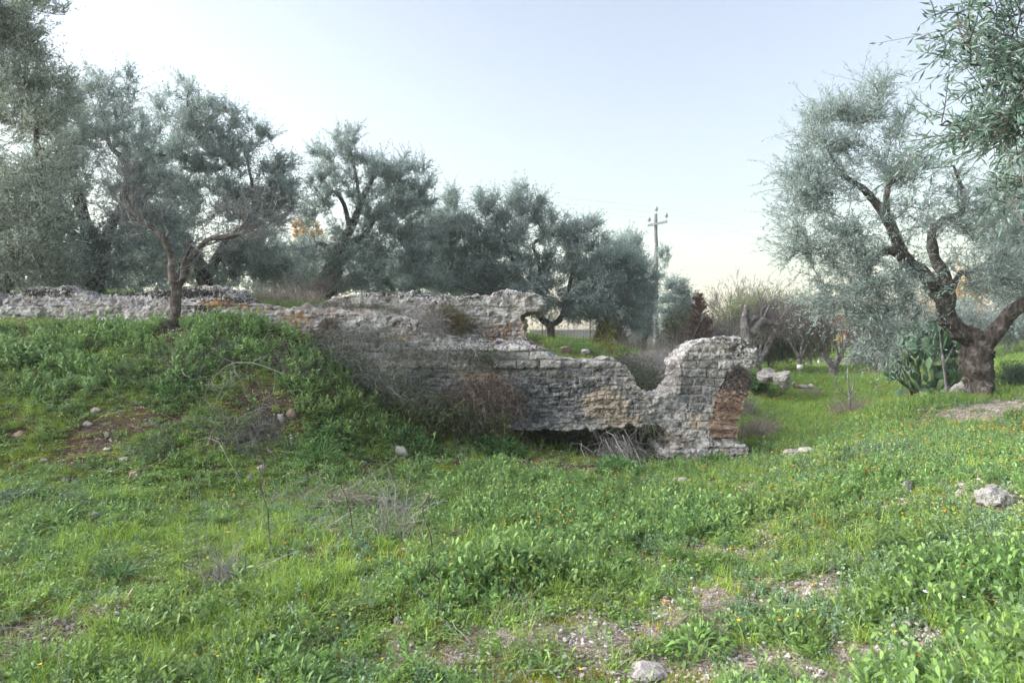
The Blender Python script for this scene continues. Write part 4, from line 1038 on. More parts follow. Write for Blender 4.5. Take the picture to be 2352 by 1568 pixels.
brush('bramble', 'dense dark green and brown bramble under the wall behind the canes', 'bramble', [(1340, 1020, 10.7, 160, 36, .5), (1240, 1020, 10.4, 70, 34, .4), (1470, 1020, 10.6, 60, 38, .4)], 900, .34, .003, BROWNB, leafn=16000, leafL=.04, leafW=.024, leafm=IVY, group=G)
brush('dry_shrub', 'low grey-green shrub with mossy stems on the sloping ledge of the wall', 'shrub', [(1050, 748, 9.85, 44, 26, .12), (1020, 730, 9.9, 50, 20, .12)], 420, .20, .0026, BROWNB, leafn=5200, leafL=.02, leafW=.007, leafm=leaf_mat('ledge_leaf', (.06, .075, .03), (.17, .18, .07)), group=G)
brush('dry_shrub', 'tall leafless grey twigs on the wall ledge left of the mossy shrub', 'shrub', [(985, 760, 9.7, 26, 22, .08), (960, 745, 9.75, 20, 16, .08), (1005, 770, 9.65, 24, 14, .06)], 190, .42, .0026, BRUSH, dirs=(0, -.1, 1), spread=.4, group=G)
brush('dry_tuft', 'spiky brown dead tuft rooted in the wall face', 'shrub', [(757, 750, 9.62, 7, 5, .03)], 240, .20, .0028, BROWNB, dirs=(0, -.5, .55), spread=.8, sag=(0, 0, -.5), group=G, leafn=300, leafL=.03, leafW=.005, leafm=BRUSH)
brush('dry_shrub', 'ledge grass and twigs along the top of the lower masonry', 'grass', [(720, 700, 9.9, 50, 5, .12), (830, 705, 9.95, 60, 6, .1), (900, 712, 9.9, 40, 6, .1), (640, 700, 9.95, 30, 5, .1)], 900, .10, .0016, leaf_mat('ledge_grass', (.10, .12, .05), (.30, .30, .18)), dirs=(0, 0, 1), spread=.45, twigs=0, group=G)
brush('dry_shrub', 'reddish-brown dry bush behind the dip in the upper wall', 'shrub', [(690, 680, 11.5, 45, 14, .3), (650, 682, 11.4, 30, 10, .3), (740, 672, 11.6, 30, 12, .3)], 200, .40, .0026, leaf_mat('redbrown', (.10, .075, .07), (.25, .2, .19)), spread=.6, leafn=900, leafL=.02, leafW=.006, leafm=BROWNB, group=G)
brush('dry_grass', 'pale straw grass clump behind the dip in the upper wall', 'grass', [(620, 688, 11.0, 60, 6, .3), (700, 690, 10.9, 50, 5, .2)], 800, .22, .0018, STRAW, spread=.3, twigs=0, group=G)
brush('dry_shrub', 'pink-grey hanging dry grass on the left shoulder of the pier', 'grass', [(1556, 850, 9.6, 14, 34, .12), (1545, 888, 9.55, 14, 14, .1)], 200, .24, .0019, leaf_mat('pinkstraw', (.17, .14, .13), (.36, .31, .29)), dirs=(-.6, -.1, .3), spread=.5, sag=(-.2, 0, -.6), twigs=0, group=G)
brush('climber', 'thin ivy trailing down beside the pier foot', 'climber', [(1480, 930, 9.42, 10, 20, .03)], 16, .6, .003, BRUSH, dirs=(.15, -.05, -1), spread=.15, sag=(0, 0, -.1), leafn=160, leafL=.03, leafW=.02, leafm=IVY, group=G)
brush('climber', 'sparse creeper over the brick band left of the arch', 'climber', [(1110, 810, 9.42, 60, 22, .03), (1060, 800, 9.42, 40, 14, .03)], 110, .22, .002, BRUSH, dirs=(.2, -.1, -.2), spread=.7, leafn=1100, leafL=.026, leafW=.014, leafm=IVY, group=G)
# bank behind the notch
G2 = 'shrubs on the bank behind the dip in the wall'
brush('dry_shrub', 'grey-brown dry grass bush on the bank seen through the dip in the wall', 'shrub', [(1490, 850, 14.2, 50, 34, .6), (1520, 870, 13.6, 36, 26, .4), (1540, 835, 15, 40, 20, .5)], 2200, .45, .0038, BRUSH, spread=.5, sag=(0, 0, -.7), leafn=2500, leafL=.04, leafW=.008, leafm=STRAW, group=G2)
brush('green_shrub', 'dark green fern-like shrub in the bottom of the dip', 'shrub', [(1470, 880, 13.2, 40, 24, .4), (1510, 895, 12.6, 30, 14, .3), (1440, 850, 14.2, 30, 20, .4)], 600, .35, .003, BROWNB, leafn=9000, leafL=.045, leafW=.014, leafm=FENNEL, group=G2)
brush('green_shrub', 'yellow-flecked green climber at the foot of the twin-trunked olive', 'shrub', [(1385, 815, 16.5, 26, 18, .4), (1365, 800, 17.5, 18, 14, .3), (1398, 770, 18.5, 8, 34, .15)], 260, .35, .003, BROWNB, leafn=1900, leafL=.045, leafW=.03, leafm=leaf_mat('climber_leaf', (.05, .11, .02), (.30, .30, .05)), group=G2)
brush('green_shrub', 'low green weeds at the far side of the broken wall end', 'shrub', [(1300, 802, 15.5, 60, 10, .5), (1350, 812, 15.2, 40, 8, .4)], 500, .2, .0025, HERB, leafn=6000, leafL=.05, leafW=.012, leafm=HERB, group=G2)
brush('dry_shrub', 'dry grass along the roadside beneath the olives', 'grass', [(1440, 800, 19, 50, 8, .8), (1520, 815, 19, 60, 10, .8)], 1300, .35, .0035, STRAW, spread=.3, twigs=0, group=G2)
# bushes beyond
G3 = 'bushes at the far side of the field'
GB = leaf_mat('bush_leaf', (.06, .085, .04), (.18, .22, .10))
brush('bush', 'brown leafless thicket below the dead conifer', 'bush', [(1620, 800, 22, 50, 22, 1), (1665, 795, 22, 40, 20, 1), (1570, 805, 21, 30, 16, .8)], 900, .9, .006, BRUSH, spread=.8, leafn=2500, leafL=.08, leafW=.025, leafm=BROWNB, group=G3)
brush('bush', 'olive-green bush behind the left shoulder of the pier', 'bush', [(1580, 770, 24, 40, 30, 1.2), (1650, 765, 28, 40, 20, 1.2)], 700, .8, .006, TWIG_DARK, leafn=9000, leafL=.1, leafW=.035, leafm=GB, group=G3)
for k, (u, v, ru, rv, d, lab) in enumerate([(1745, 745, 50, 48, 30, 'tall grey-green bush above the boulders'), (1820, 750, 48, 50, 32, 'tall grey-green bush above the banded young tree'), (1880, 775, 40, 50, 34, 'rounded grey-green bush left of the sun-tinted hill'),
                                     (1700, 760, 34, 40, 28, 'grey-green bush peeking over the pier'), (1780, 820, 60, 24, 31, 'dark green low bush behind the boulders')]):
    brush('bush', lab, 'bush', [(u, v, d, ru, rv, 1.5), (u, 815, d, ru, 28, 1.3)], 420, .95, .005, TWIG_FIELD, dirs=(0, 0, 1), spread=.5, leafn=15000, leafL=.1, leafW=.028, leafm=GB if k != 4 else IVY, group=G3, twigs=3, sag=(0, 0, -.05))
for k, (u, v, ru, rv, d, lab) in enumerate([(2050, 780, 60, 50, 26, 'grey scrub behind the left side of the prickly pear'), (2200, 760, 60, 60, 24, 'pale scrub behind the gnarled olive trunk'), (2320, 760, 60, 40, 24, 'pale grey scrub on the slope at the right edge'), (2000, 820, 40, 30, 34, 'grey scrub behind the white-trunked trees')]):
    brush('bush', lab, 'bush', [(u, v, d, ru, rv, 1.4)], 700, .8, .006, TWIG, dirs=(0, 0, 1), spread=.6, leafn=12000, leafL=.085, leafW=.024, leafm=OLIVE, group=G3, twigs=2)
for k, (u, v, ru, rv, d, lab) in enumerate([(1960, 745, 36, 26, 60, 'bush with a painted sunlit gold tint beside the far hill'), (2010, 735, 40, 30, 62, 'bush with a painted sunlit gold tint behind the low olive boughs'), (2200, 690, 60, 30, 50, 'bush with a pale painted sun tint far behind the gnarled olive')]):
    brush('sun_tinted_bush', lab, 'bush', [(u, v, d, ru, rv, 2), (u, v + 40, d, ru, 36, 2)], 300, 1.5, .01, TWIG, leafn=9000, leafL=.22, leafW=.09, leafm=SUN_GOLD, group='sun-tinted bushes far off', twigs=1)  # the sunlit gold of these bushes is in the leaf colour
brush('green_shrub', 'dark feathery fennel bush at the right edge beside the slope', 'shrub', [(2345, 880, 10.5, 34, 20, .3)], 500, .3, .003, FENNEL, leafn=9000, leafL=.05, leafW=.006, leafm=FENNEL)
brush('green_shrub', 'bright dark-green leafy clump beside the boulders', 'shrub', [(1728, 888, 18, 14, 12, .3), (1745, 894, 18, 14, 8, .3)], 200, .25, .004, DARKHERB, leafn=3000, leafL=.09, leafW=.05, leafm=DARKHERB)
brush('dry_shrub', 'pale grey dry growth on the grass right of the pier foot', 'shrub', [(1730, 1000, 10.8, 40, 14, .3), (1760, 990, 11.5, 40, 10, .4)], 800, .26, .0022, STRAW, spread=.6, twigs=1, leafn=600, leafL=.03, leafW=.006, leafm=STRAW)
brush('dry_shrub', 'brownish dry stalk cluster behind the right side of the pier foot', 'shrub', [(1715, 960, 13, 20, 26, .3)], 300, .4, .003, BRUSH, spread=.4, twigs=1)
brush('dry_shrub', 'dry pale growth around the foot of the three-pronged sapling', 'shrub', [(1955, 945, 12.2, 50, 10, .4), (1860, 905, 18, 30, 8, .5)], 800, .28, .0025, STRAW, spread=.6, twigs=1)
# on the mound and in the foreground
G4 = 'dry stems and tangles lying on the mound'
def on_ground(u, v): return ground_at(u, v)[0]
def gbrush(name, label, cat, uvs, n, L, r, mat, rad=.15, up=.5, **kw):
    acc = Acc(); pts = ground_at([a[0] for a in uvs], [a[1] for a in uvs])
    k = rng.integers(0, len(pts), n)
    xy = pts[k, :2] + rng.normal(size=(n, 2)) * rad
    p0 = np.stack([xy[:, 0], xy[:, 1], hz(xy[:, 0], xy[:, 1]) - .01], -1)
    az = kw.get('az'); spread = kw.get('spread', .7)
    D = nrm(np.array([*(kw.get('lean', (0, 0))), up]) + rng.normal(size=(n, 3)) * spread * np.array([1, 1, .35]))
    D[:, 2] = np.abs(D[:, 2]) + .03
    pt = strands(acc, p0, D, L * (.4 + rng.random(n)), r, sag=kw.get('sag', (0, 0, -.35)), wig=.3)
    ii = np.repeat(np.arange(n), 2); b = pt[ii, rng.integers(1, 5, 2 * n)]
    pt2 = strands(acc, b, nrm(D[ii] + rng.normal(size=(2 * n, 3)) * .7), L * .4 * (.4 + rng.random(2 * n)), r * .5, K=4)
    mats = [mat]; ln = kw.get('leafn', 0)
    if ln:
        tips = np.vstack([pt[:, 1:].reshape(-1, 3), pt2.reshape(-1, 3)])[rng.integers(0, n * 5 + 8 * n, ln)]
        V, f = rhomb_leaves(tips, nrm(rng.normal(size=(ln, 3)) + [0, 0, .4]), kw.get('leafL', .03) * (.6 + .8 * rng.random(ln)), kw.get('leafW', .01))
        acc.add(V, f, np.repeat(rng.random(ln), 4), 1); mats.append(kw['leafm'])
    org = p0.mean(0)
    return link(name, acc.mesh(name, mats, False, org), None, label, cat, kw.get('group'), None, org)
gbrush('dead_branches', 'sprawling tangle of pale dead twigs in the middle of the mound', 'branches', [(430, 850), (480, 870), (520, 920), (470, 960), (450, 900)], 70, .7, .0034, BRUSH, .22, .35, group=G4)
gbrush('dead_branches', 'long bare crossed sticks lower on the mound', 'branches', [(440, 990), (500, 1010), (560, 950)], 18, .9, .0045, STRAW, .2, .3, group=G4)
gbrush('dry_shrub', 'fine grey dry tuft low on the mound above the twig bundle', 'shrub', [(560, 1020), (530, 1000), (600, 1000)], 500, .26, .0022, BRUSH, .14, .7, group=G4)
gbrush('dry_shrub', 'fine dry grey grass on the upper slope left of the wall corner', 'shrub', [(500, 800), (440, 830), (700, 860), (660, 830)], 500, .25, .002, BRUSH, .2, .7, group=G4)
gbrush('dead_branches', 'flat bundle of matted grey twigs at the foot of the mound', 'branches', [(600, 1165), (660, 1160), (720, 1145), (770, 1140)], 420, .42, .0028, STRAW, .09, .12, spread=.5, lean=(.9, .1), group=G4)
gbrush('dead_branches', 'smaller matted twig patch in front of the flat bundle', 'branches', [(700, 1215), (760, 1210), (800, 1225)], 260, .3, .0024, BRUSH, .1, .12, lean=(.8, 0), group=G4)
gbrush('dry_shrub', 'upright grey leafless weed clump left of the mossy patch', 'shrub', [(910, 1240), (890, 1215), (920, 1190)], 110, .42, .0024, BRUSH, .10, 1.3, spread=.35, group=G4)
gbrush('dry_shrub', 'brittle grey stalk cluster in the left foreground', 'shrub', [(525, 1330), (510, 1345)], 110, .26, .0022, BRUSH, .05, 1.0, spread=.5, group=G4)
gbrush('dead_branches', 'thin dead twigs spread over the gravel at the bottom', 'branches', [(1180, 1480), (1250, 1500), (1100, 1450), (1300, 1470), (1150, 1540)], 90, .35, .0022, STRAW, .16, .10, group=G4)
gbrush('dead_branches', 'two long pale sticks beside the bottom gravel patch', 'branches', [(1610, 1440), (1560, 1430)], 5, .55, .0035, TWIG, .05, .2, spread=.9, group=G4)
gbrush('dry_shrub', 'blurred pale dry stalks in the bottom left corner', 'shrub', [(40, 1540), (90, 1530), (10, 1500)], 60, .28, .002, STRAW, .08, .8, spread=.5, group=G4)
gbrush('dry_shrub', 'thin pale straws left of centre at the bottom edge', 'shrub', [(760, 1530), (700, 1500), (820, 1560)], 22, .3, .0018, STRAW, .12, .9, spread=.35, group=G4)
# single tall dark stems
for (u, v, h, lab) in [(625, 1265, .95, 'tallest lone dark dead stem standing in the left foreground'), (608, 1165, .6, 'lone dark stem just behind the tallest one'), (812, 1235, .42, 'short dark dead stem right of the twig patch'),
                  (715, 1300, .16, 'stubby dark dead stem near the yellow flower'), (770, 1210, .35, 'thin dark stem behind the stubby ones'), (1003, 1310, .55, 'slender dark stem at the mossy yellow patch'), (1010, 1420, .35, 'slender dark stem below the mossy patch')]:
    p = on_ground(u, v)
    acc = Acc(); k = 7
    path = np.array([[p[0] + random.uniform(-.01, .01) * i - .02 * i * h, p[1] + random.uniform(-.01, .01) * i, p[2] - .02 + h * i / (k - 1), .0042 * (1 - .09 * i)] for i in range(k)])
    limb(acc, path, step=.04, M=5, seed=int(u))
    n = 10; tt = rng.random(n) * .6 + .4
    b = p + np.stack([-.02 * 6 * h * tt, 0 * tt, h * tt], -1)
    strands(acc, b, nrm(rng.normal(size=(n, 3)) * .4 + [0, 0, 1]), .10, .0016, K=3)
    link('dry_weed', acc.mesh('dry_weed', [TWIG_DARK], False, p), None, lab, 'weed', 'lone dead stems', None, p)

# leafy single plants
def leafy(name, label, cat, u, v, rad, h, n, mat, L=.07, W=.02, group=None, blade=False, out=.7):
    p = on_ground(u, v); acc = Acc()
    a = rng.random(n) * 6.283; rr = rad * rng.random(n) ** .6
    xy = p[:2] + np.stack([np.cos(a) * rr, np.sin(a) * rr], -1)
    hh = h * (1 - (rr / rad) ** 2 * .6) * rng.random(n) if not blade else 0 * rr
    p0 = np.stack([xy[:, 0], xy[:, 1], hz(xy[:, 0], xy[:, 1]) + hh], -1)
    D = nrm(np.stack([np.cos(a) * out, np.sin(a) * out, np.full(n, 1.0)], -1) + rng.normal(size=(n, 3)) * .35)
    V, f = ribbons(p0, D, L * (.6 + .7 * rng.random(n)), W, np.array([0, 0, -.5]) + rng.normal(size=(n, 3)) * .15, K=5, prof='blade' if blade else 'leaf')
    acc.add(V, f, np.repeat(rng.random(n), 10))
    return link(name, acc.mesh(name, [mat], False, p), None, label, cat, group, None, p)
GP = 'leafy clumps standing out of the ground cover'
leafy('grass_tuft', 'single dark green grass tuft in the left foreground', 'grass', 275, 1328, .05, .0, 150, DARKHERB, .26, .006, blade=True, out=.75)
leafy('grass_tuft', 'drooping grass tuft low on the right side of the mound', 'grass', 735, 1050, .10, .0, 260, DARKHERB, .34, .007, blade=True, out=.7)
leafy('grass_tuft', 'dark bladed tuft in front of the arch, mid field', 'grass', 1435, 1175, .07, .0, 120, DARKHERB, .20, .009, blade=True, out=.6)
leafy('grass_tuft', 'small fresh grass tuft at the lower right of the path', 'grass', 2050, 1405, .04, .0, 60, HERB, .12, .005, blade=True)
leafy('leafy_plant', 'large dark leafy clump right of the path centre', 'plant', 1610, 1190, .34, .20, 900, DARKHERB, .085, .02, GP)
leafy('leafy_plant', 'dark leafy clump in the centre foreground with drooping lower leaves', 'plant', 1185, 1330, .22, .17, 520, DARKHERB, .085, .022, GP)
leafy('leafy_plant', 'leafy clump at the near side of the dark soil patch', 'plant', 1420, 1085, .26, .20, 600, DARKHERB, .085, .022, GP)
leafy('leafy_plant', 'leafy clump at the foot of the pier', 'plant', 1640, 1062, .22, .12, 420, DARKHERB, .07, .02, GP)
leafy('leafy_plant', 'tall leafy growth at the left foot of the arch opening', 'plant', 1150, 1045, .35, .24, 900, DARKHERB, .08, .022, GP)
leafy('leafy_plant', 'dense clump on the mound beside the dead twigs', 'plant', 400, 900, .3, .15, 700, DARKHERB, .07, .026, GP)
leafy('leafy_plant', 'dark clump on the lower right flank of the mound', 'plant', 760, 1010, .3, .16, 800, DARKHERB, .06, .026, GP)
leafy('leafy_plant', 'dark clump beside the tilted stone on the mound flank', 'plant', 960, 1030, .3, .18, 800, DARKHERB, .06, .024, GP)
leafy('leafy_plant', 'broad-leaved bright clump in the bottom left foreground', 'plant', 385, 1430, .13, .08, 150, HERB, .11, .03, GP)
leafy('leafy_plant', 'leafy clump right below the round stone', 'plant', 1600, 1500, .16, .09, 300, HERB, .07, .018, GP)
leafy('leafy_plant', 'leafy sprig growing beside the terracotta shard', 'plant', 1570, 1400, .06, .06, 60, HERB, .05, .016, GP)
leafy('leafy_plant', 'mallow-like clump at the upper left edge of the mound', 'plant', 30, 830, .35, .18, 900, DARKHERB, .06, .045, GP)
leafy('leafy_plant', 'feathery dark blue-green plant at the left foot of the mound', 'plant', 140, 1170, .26, .08, 1600, FENNEL, .09, .003, GP)
leafy('leafy_plant', 'blue-green clover clump at the left edge', 'plant', 30, 1160, .22, .10, 900, leaf_mat('bluegreen', (.04, .09, .05), (.12, .2, .12)), .035, .022, GP)
leafy('leafy_plant', 'tiny silvery plant between the flowers left of the centre clump', 'plant', 1045, 1300 + 80, .04, .05, 200, OLIVE, .03, .004, GP)
for (u, v, lab) in [(300, 870, 'feathery fennel in the upper middle of the mound'), (520, 820, 'feathery fennel right of the almond tree foot'), (600, 1000, 'feathery fennel low on the mound under the long sticks'), (360, 1040, 'feathery fennel beside the dark soil patch'), (720, 820, 'feathery fennel at the upper wall corner'), (2300, 880, 'feathery fennel right of the gnarled olive')]:
    leafy('fennel', lab, 'plant', u, v, .2, .16, 1300, FENNEL, .07, .003, 'feathery fennel plants')

# ------------------------------------------------------------------ prickly pear
def prickly_pear():
    m = N('cactus_pad')
    n1 = m.tex(3.0, 3, .5, src='World'); n2 = m.tex(40, 3, .5, src='World')
    oi = m.n('ShaderNodeObjectInfo').outputs['Random']
    c = m.ramp(m.math('ADD', m.math('MULTIPLY', n1, .5), m.math('MULTIPLY', oi, .6)), [(0.3, (0.035, 0.085, 0.05)), (0.6, (0.085, 0.155, 0.085)), (0.9, (0.17, 0.225, 0.10))])
    vor = m.n('ShaderNodeTexVoronoi'); vor.inputs['Scale'].default_value = 26; m.l(m.coord('Object'), vor.inputs['Vector'])
    c = m.mix(m.math('MULTIPLY', m.step(vor.outputs['Distance'], .18, .08), .55), c, (.25, .28, .15))
    PAD = m.bsdf(c, .5, bump=vor.outputs['Distance'], bstr=.35, bdist=.01, spec=.35)
    d0 = 14.3
    org = P(2130, 936, d0); org[2] = float(hz(org[0], org[1]))
    root = thing('prickly_pear', 'big prickly pear cactus left of the gnarled olive trunk', 'cactus', org)
    # one pad mesh: obovate disc, base at the origin, grows along +Z, face towards Y
    nr, na = 5, 20
    V = []; Fq = []; Ft = []
    L, Wd, T = .29, .185, .028
    for s in (1, -1):
        V.append((0, s * T * .5, L * .5))
        for r in range(1, nr + 1):
            t = r / nr
            for a in range(na):
                an = a / na * 2 * math.pi
                x = math.cos(an) * Wd / 2 * t; z = L * .5 + math.sin(an) * L / 2 * t
                x *= 0.62 + 0.42 * sstep(0, 1, z / L)
                V.append((x, s * T * .5 * math.sqrt(max(0, 1 - t ** 3)) * (1 if r < nr else 0), z))
    V = np.array(V); off = 1 + nr * na
    for s in (0, 1):
        o = s * off
        for a in range(na):
            b = (a + 1) % na
            tri = (o, o + 1 + a, o + 1 + b)
            Ft.append(tri if s else tri[::-1])
            for r in range(nr - 1):
                q = (o + 1 + r * na + a, o + 1 + (r + 1) * na + a, o + 1 + (r + 1) * na + b, o + 1 + r * na + b)
                Fq.append(q if s else q[::-1])
    V[:, 1] += .012 * np.sin(V[:, 0] / Wd * 3) + .015 * (V[:, 2] / L) ** 2
    meshes = []
    for k in range(4):
        W2 = V.copy(); W2 += fbm(V * 9 + k * 5, 2, k)[:, None] * .012
        W2[:, 0] *= 1 + .12 * (k - 1.5)
        meshes.append(mesh_np('pad', W2, [np.array(Fq), np.array(Ft)], [PAD], None, None, True))
    from mathutils import Quaternion
    stems = []
    for k in range(7):
        x0 = org[0] + random.uniform(-.45, .5); y0 = org[1] + random.uniform(-.3, .3)
        p = np.array([x0, y0, float(hz(x0, y0)) - .05]); dd = nrm(np.array([(x0 - org[0]) * .6, random.uniform(-.3, .3), 1.]))
        h = random.uniform(.6, 1.1)
        wacc = Acc(); limb(wacc, np.array([[*p, .06], [*(p + dd * h * .5), .05], [*(p + dd * h), .03]]), step=.06, M=9, seed=int(p[0] * 50))
        link('stem', wacc.mesh('stem', [BARK], True, org), root)
    pts = []
    guard = 0
    extra = []
    while len(pts) < 190 and guard < 30000:
        guard += 1
        q = nrm(rng.normal(size=3)) * (0.62 + .38 * rng.random())
        if q[1] > (.05 if len(pts) < 100 else .6): continue
        c = np.array([org[0] - .03 + q[0] * .74, org[1] + q[1] * .6, org[2] + .78 + q[2] * .86])
        if c[2] < float(hz(c[0], c[1])) + .02 or any(np.linalg.norm(c - a) < .105 for a in pts): continue
        pts.append(c)
        out = nrm(c - (org + [0, 0, .45]))
        nd = nrm(out * .6 + np.array([0, 0, .75]) + rng.normal(size=3) * .42)
        s = random.uniform(.8, 1.3)
        far_pad = len(pts) > 99
        o = bpy.data.objects.new('pad', random.choice(meshes))
        if not far_pad: COL.objects.link(o); o.parent = root
        o.location = Vector(c - nd * L * s * .5 - org)
        o.rotation_mode = 'QUATERNION'
        y = Vector((0, -1, 0)); z = Vector(nd); x = y.cross(z).normalized(); y2 = z.cross(x)
        Mx = Matrix((x, y2, z)).transposed()
        o.rotation_quaternion = Mx.to_quaternion() @ Quaternion((0, 0, 1), random.gauss(0, .85))
        o.scale = (s, s, s)
        if far_pad:
            extra.append((o.data, Matrix.LocRotScale(o.location, o.rotation_quaternion, o.scale))); bpy.data.objects.remove(o)
    acc = Acc()
    for me_, M_ in extra:
        Vv = np.array([M_ @ v.co for v in me_.vertices])
        acc.add(Vv, np.array(Fq)); acc.Ft.append(np.array(Ft) + acc.n - len(Vv)); acc.mt.append(np.zeros(len(Ft), int))
    o = link('pad_mass', acc.mesh('pad_mass', [PAD], True), root, kind='stuff')
prickly_pear()
# ------------------------------------------------------------------ rocks
def rock_mat(name, lo, hi, spots=True):
    m = N(name)
    n1 = m.tex(6, 6, .65, src='World'); n2 = m.tex(40, 4, .65, src='World')
    c = m.ramp(n1, [(0.3, lo), (0.65, hi)])
    if spots:
        c = m.mix(m.math('MULTIPLY', m.step(n2, .58, .68), .5), c, tuple(x * .35 for x in lo))
    return m.bsdf(c, .95, bump=m.math('ADD', n1, n2), bstr=.9, bdist=.02, spec=.15)
ROCK = rock_mat('pale_limestone', (.17, .155, .14), (.45, .43, .405))
ROCKG = rock_mat('grey_limestone', (.15, .145, .14), (.36, .35, .335))
ROCKB = rock_mat('brown_stone', (.16, .12, .09), (.36, .28, .22))
TERRA = rock_mat('terracotta', (.36, .17, .11), (.52, .29, .20), False)
def ico(sub):
    import bmesh
    bm = bmesh.new(); bmesh.ops.create_icosphere(bm, subdivisions=sub, radius=1)
    V = np.array([v.co for v in bm.verts]); Fc = np.array([[v.index for v in f.verts] for f in bm.faces]); bm.free()
    return V, Fc
_I4, _I3 = ico(5), ico(3)
ROCKS = []
def rock(label, u, v, wpx, hpx, mat=None, yaw=0., tilt=0., seed=None, d=None, sink=.3, depth=.75, name='rock', cat='rock', rough=.22, facets=9):
    seed = int(u * 3 + v) if seed is None else seed
    p = ground_at(u, v)[0] if d is None else P(u, v, d)
    dd = p[1]
    ROCKS.append((p[0], p[1], wpx / F * dd / 2))
    W = wpx / F * dd / 2; H = hpx / F * dd / 2 * 1.25
    V, Fc = _I4 if wpx > 30 else _I3
    V = V.copy()
    r = np.random.default_rng(seed)
    for _ in range(facets):                       # chop it with planes so that it has faces and edges
        nn = nrm(r.normal(size=3)); c = r.uniform(.55, .85)
        ex = np.maximum(V @ nn - c, 0)
        V -= ex[:, None] * nn * .9
    V = V * (1 + fbm(V * 1.6 + seed, 4, seed % 97)[:, None] * rough + fbm(V * 7 + seed, 3, 5)[:, None] * rough * .5)
    V = V * [W, W * depth, H]
    ca, sa = math.cos(R(tilt)), math.sin(R(tilt))
    V = V @ np.array([[ca, 0, -sa], [0, 1, 0], [sa, 0, ca]])
    ca, sa = math.cos(R(yaw)), math.sin(R(yaw))
    V = V @ np.array([[ca, -sa, 0], [sa, ca, 0], [0, 0, 1]])
    if wpx < 30 and d is None: sink += .18
    V[:, 2] += H * (1 - sink) - H * .35
    me = mesh_np(name, V, [Fc], [mat or ROCK], None, None, wpx > 1000)
    return link(name, me, None, label, cat, None, None, p)

rock('flat white stone at the bottom edge in front of the gravel', 1493, 1553, 100, 30, yaw=8, sink=.0, depth=.95, facets=14, rough=.12)
rock('round pale stone in the grass beside the gravel patch', 1664, 1450, 28, 25, sink=.2)
rock('upright narrow pale stone behind the terracotta shard', 1598, 1362, 18, 22, sink=.2)
rock('small grey-white stone in the grass at lower centre-left', 917, 1432, 27, 24, sink=.2)
rock('small ridged pale stone right of the upright narrow one', 1783, 1352, 24, 14)
rock('small two-tone pebble-like stone beside a grey cube stone', 1762, 1382, 12, 11)
rock('thin grey stone lying among stones right of the path', 1731, 1366, 17, 12, ROCKG)
rock('tan flat stone near the far side of the gravel path', 1704, 1337, 18, 8, ROCKB)
rock('pinkish stone at the very bottom right of the white slab', 1620, 1562, 34, 12, rock_mat('pinkish', (.42, .33, .29), (.6, .5, .45)))
rock('long flat pale stone lying in the grass in front of the pier', 1566, 1108, 44, 15)
rock('low pale boulder with two humps right of the pier', 1822, 1052, 60, 22, sink=.15, seed=5)
rock('smaller pale outcrop joined to the two-humped boulder', 1856, 1044, 50, 18, sink=.1, seed=8)
rock('white pebble stone on the path near the flat stone', 1508, 1104, 12, 8)
rock('grey rock on the right bank, the largest and nearest the frame edge', 2290, 1158, 84, 48, ROCKG, yaw=20, sink=.15, seed=3, rough=.3)
rock('pale rock behind the large bank rock', 2212, 1142, 34, 24, seed=14)
rock('pale low slab above the middle bank rock', 2213, 1118, 34, 16, seed=24)
rock('flat grey rock on the bank above the largest one', 2280, 1122, 36, 14, ROCKG)
rock('small tan rock at the left of the bank rocks', 2163, 1148, 24, 18, ROCKB)
rock('small grey rock sunk in the bare earth of the bank', 2118, 1160, 16, 18, ROCKG)
rock('pale earth-coloured rock at the left end of the bank scar', 2085, 1125, 24, 40, ROCKG)
rock('broad grey rock half hidden behind the gnarled olive trunk', 2205, 915, 60, 40, ROCKG, d=11.2, sink=.1, seed=31)
rock('big rounded pale boulder on the field behind the pier', 1797, 885, 52, 38, d=17.0, seed=41, sink=.15, rough=.32, facets=11)
rock('flatter pale boulder touching the left of the big rounded one', 1762, 870, 40, 28, d=17.6, seed=42, sink=.2, rough=.35, facets=10)
rock('small squarish pale stone right of the big boulder', 1824, 884, 12, 10, d=17.3)
rock('tan stone just in front of the small squarish one', 1828, 889, 14, 8, ROCKB, d=17.1)
rock('long pale stone lying right of the boulders', 1842, 889, 30, 8, d=17.2)
rock('rounded pale stone at the right end of the stone line', 1863, 890, 18, 10, d=17.2)
rock('tilted pale slab with a brown edge on the lower mound flank', 921, 1045, 26, 34, tilt=-55, depth=.5, sink=.1)
rock('small tan stone directly below the tilted slab', 934, 1062, 14, 10, ROCKB)
rock('white stone in the upper dark soil of the mound', 220, 943, 25, 11)
rock('white stone at the left of the dark soil patch', 202, 975, 24, 12)
rock('white chunky stone in the middle of the dark soil patch', 246, 1000, 14, 14)
rock('small pinkish stone under the dark soil patch', 247, 1032, 18, 8)
rock('pale stone below the dark soil patch', 284, 1056, 24, 13)
rock('white stone on the left lower mound', 98, 1060, 22, 11)
rock('brown mossy stone near the left edge of the mound', 45, 1003, 34, 16, ROCKB)
rock('brown stone beside the little yellow plant', 312, 1097, 36, 24, ROCKB)
rock('flat white stone under the brown stone', 307, 1130, 36, 11)
rock('flat white stone left of and below the flat one', 235, 1158, 28, 10)
rock('grey stone below the flat white stones', 218, 1190, 22, 22, ROCKG)
rock('pale stone cut by the left edge of the picture', 3, 1218, 30, 16)
rock('white roundish stone right of the grey weeds at mid mound foot', 574, 1100, 18, 20)
rock('little white stone on the left above the tangled twigs', 481, 1115, 12, 11)
rock('pale stone behind the tall dark stem', 600, 1075, 20, 12)
rock('small white stone at the foot of the mound under the tilted slab', 826, 1108, 16, 10)
rock('small grey stone right of the small white one', 863, 1110, 8, 14, ROCKG)
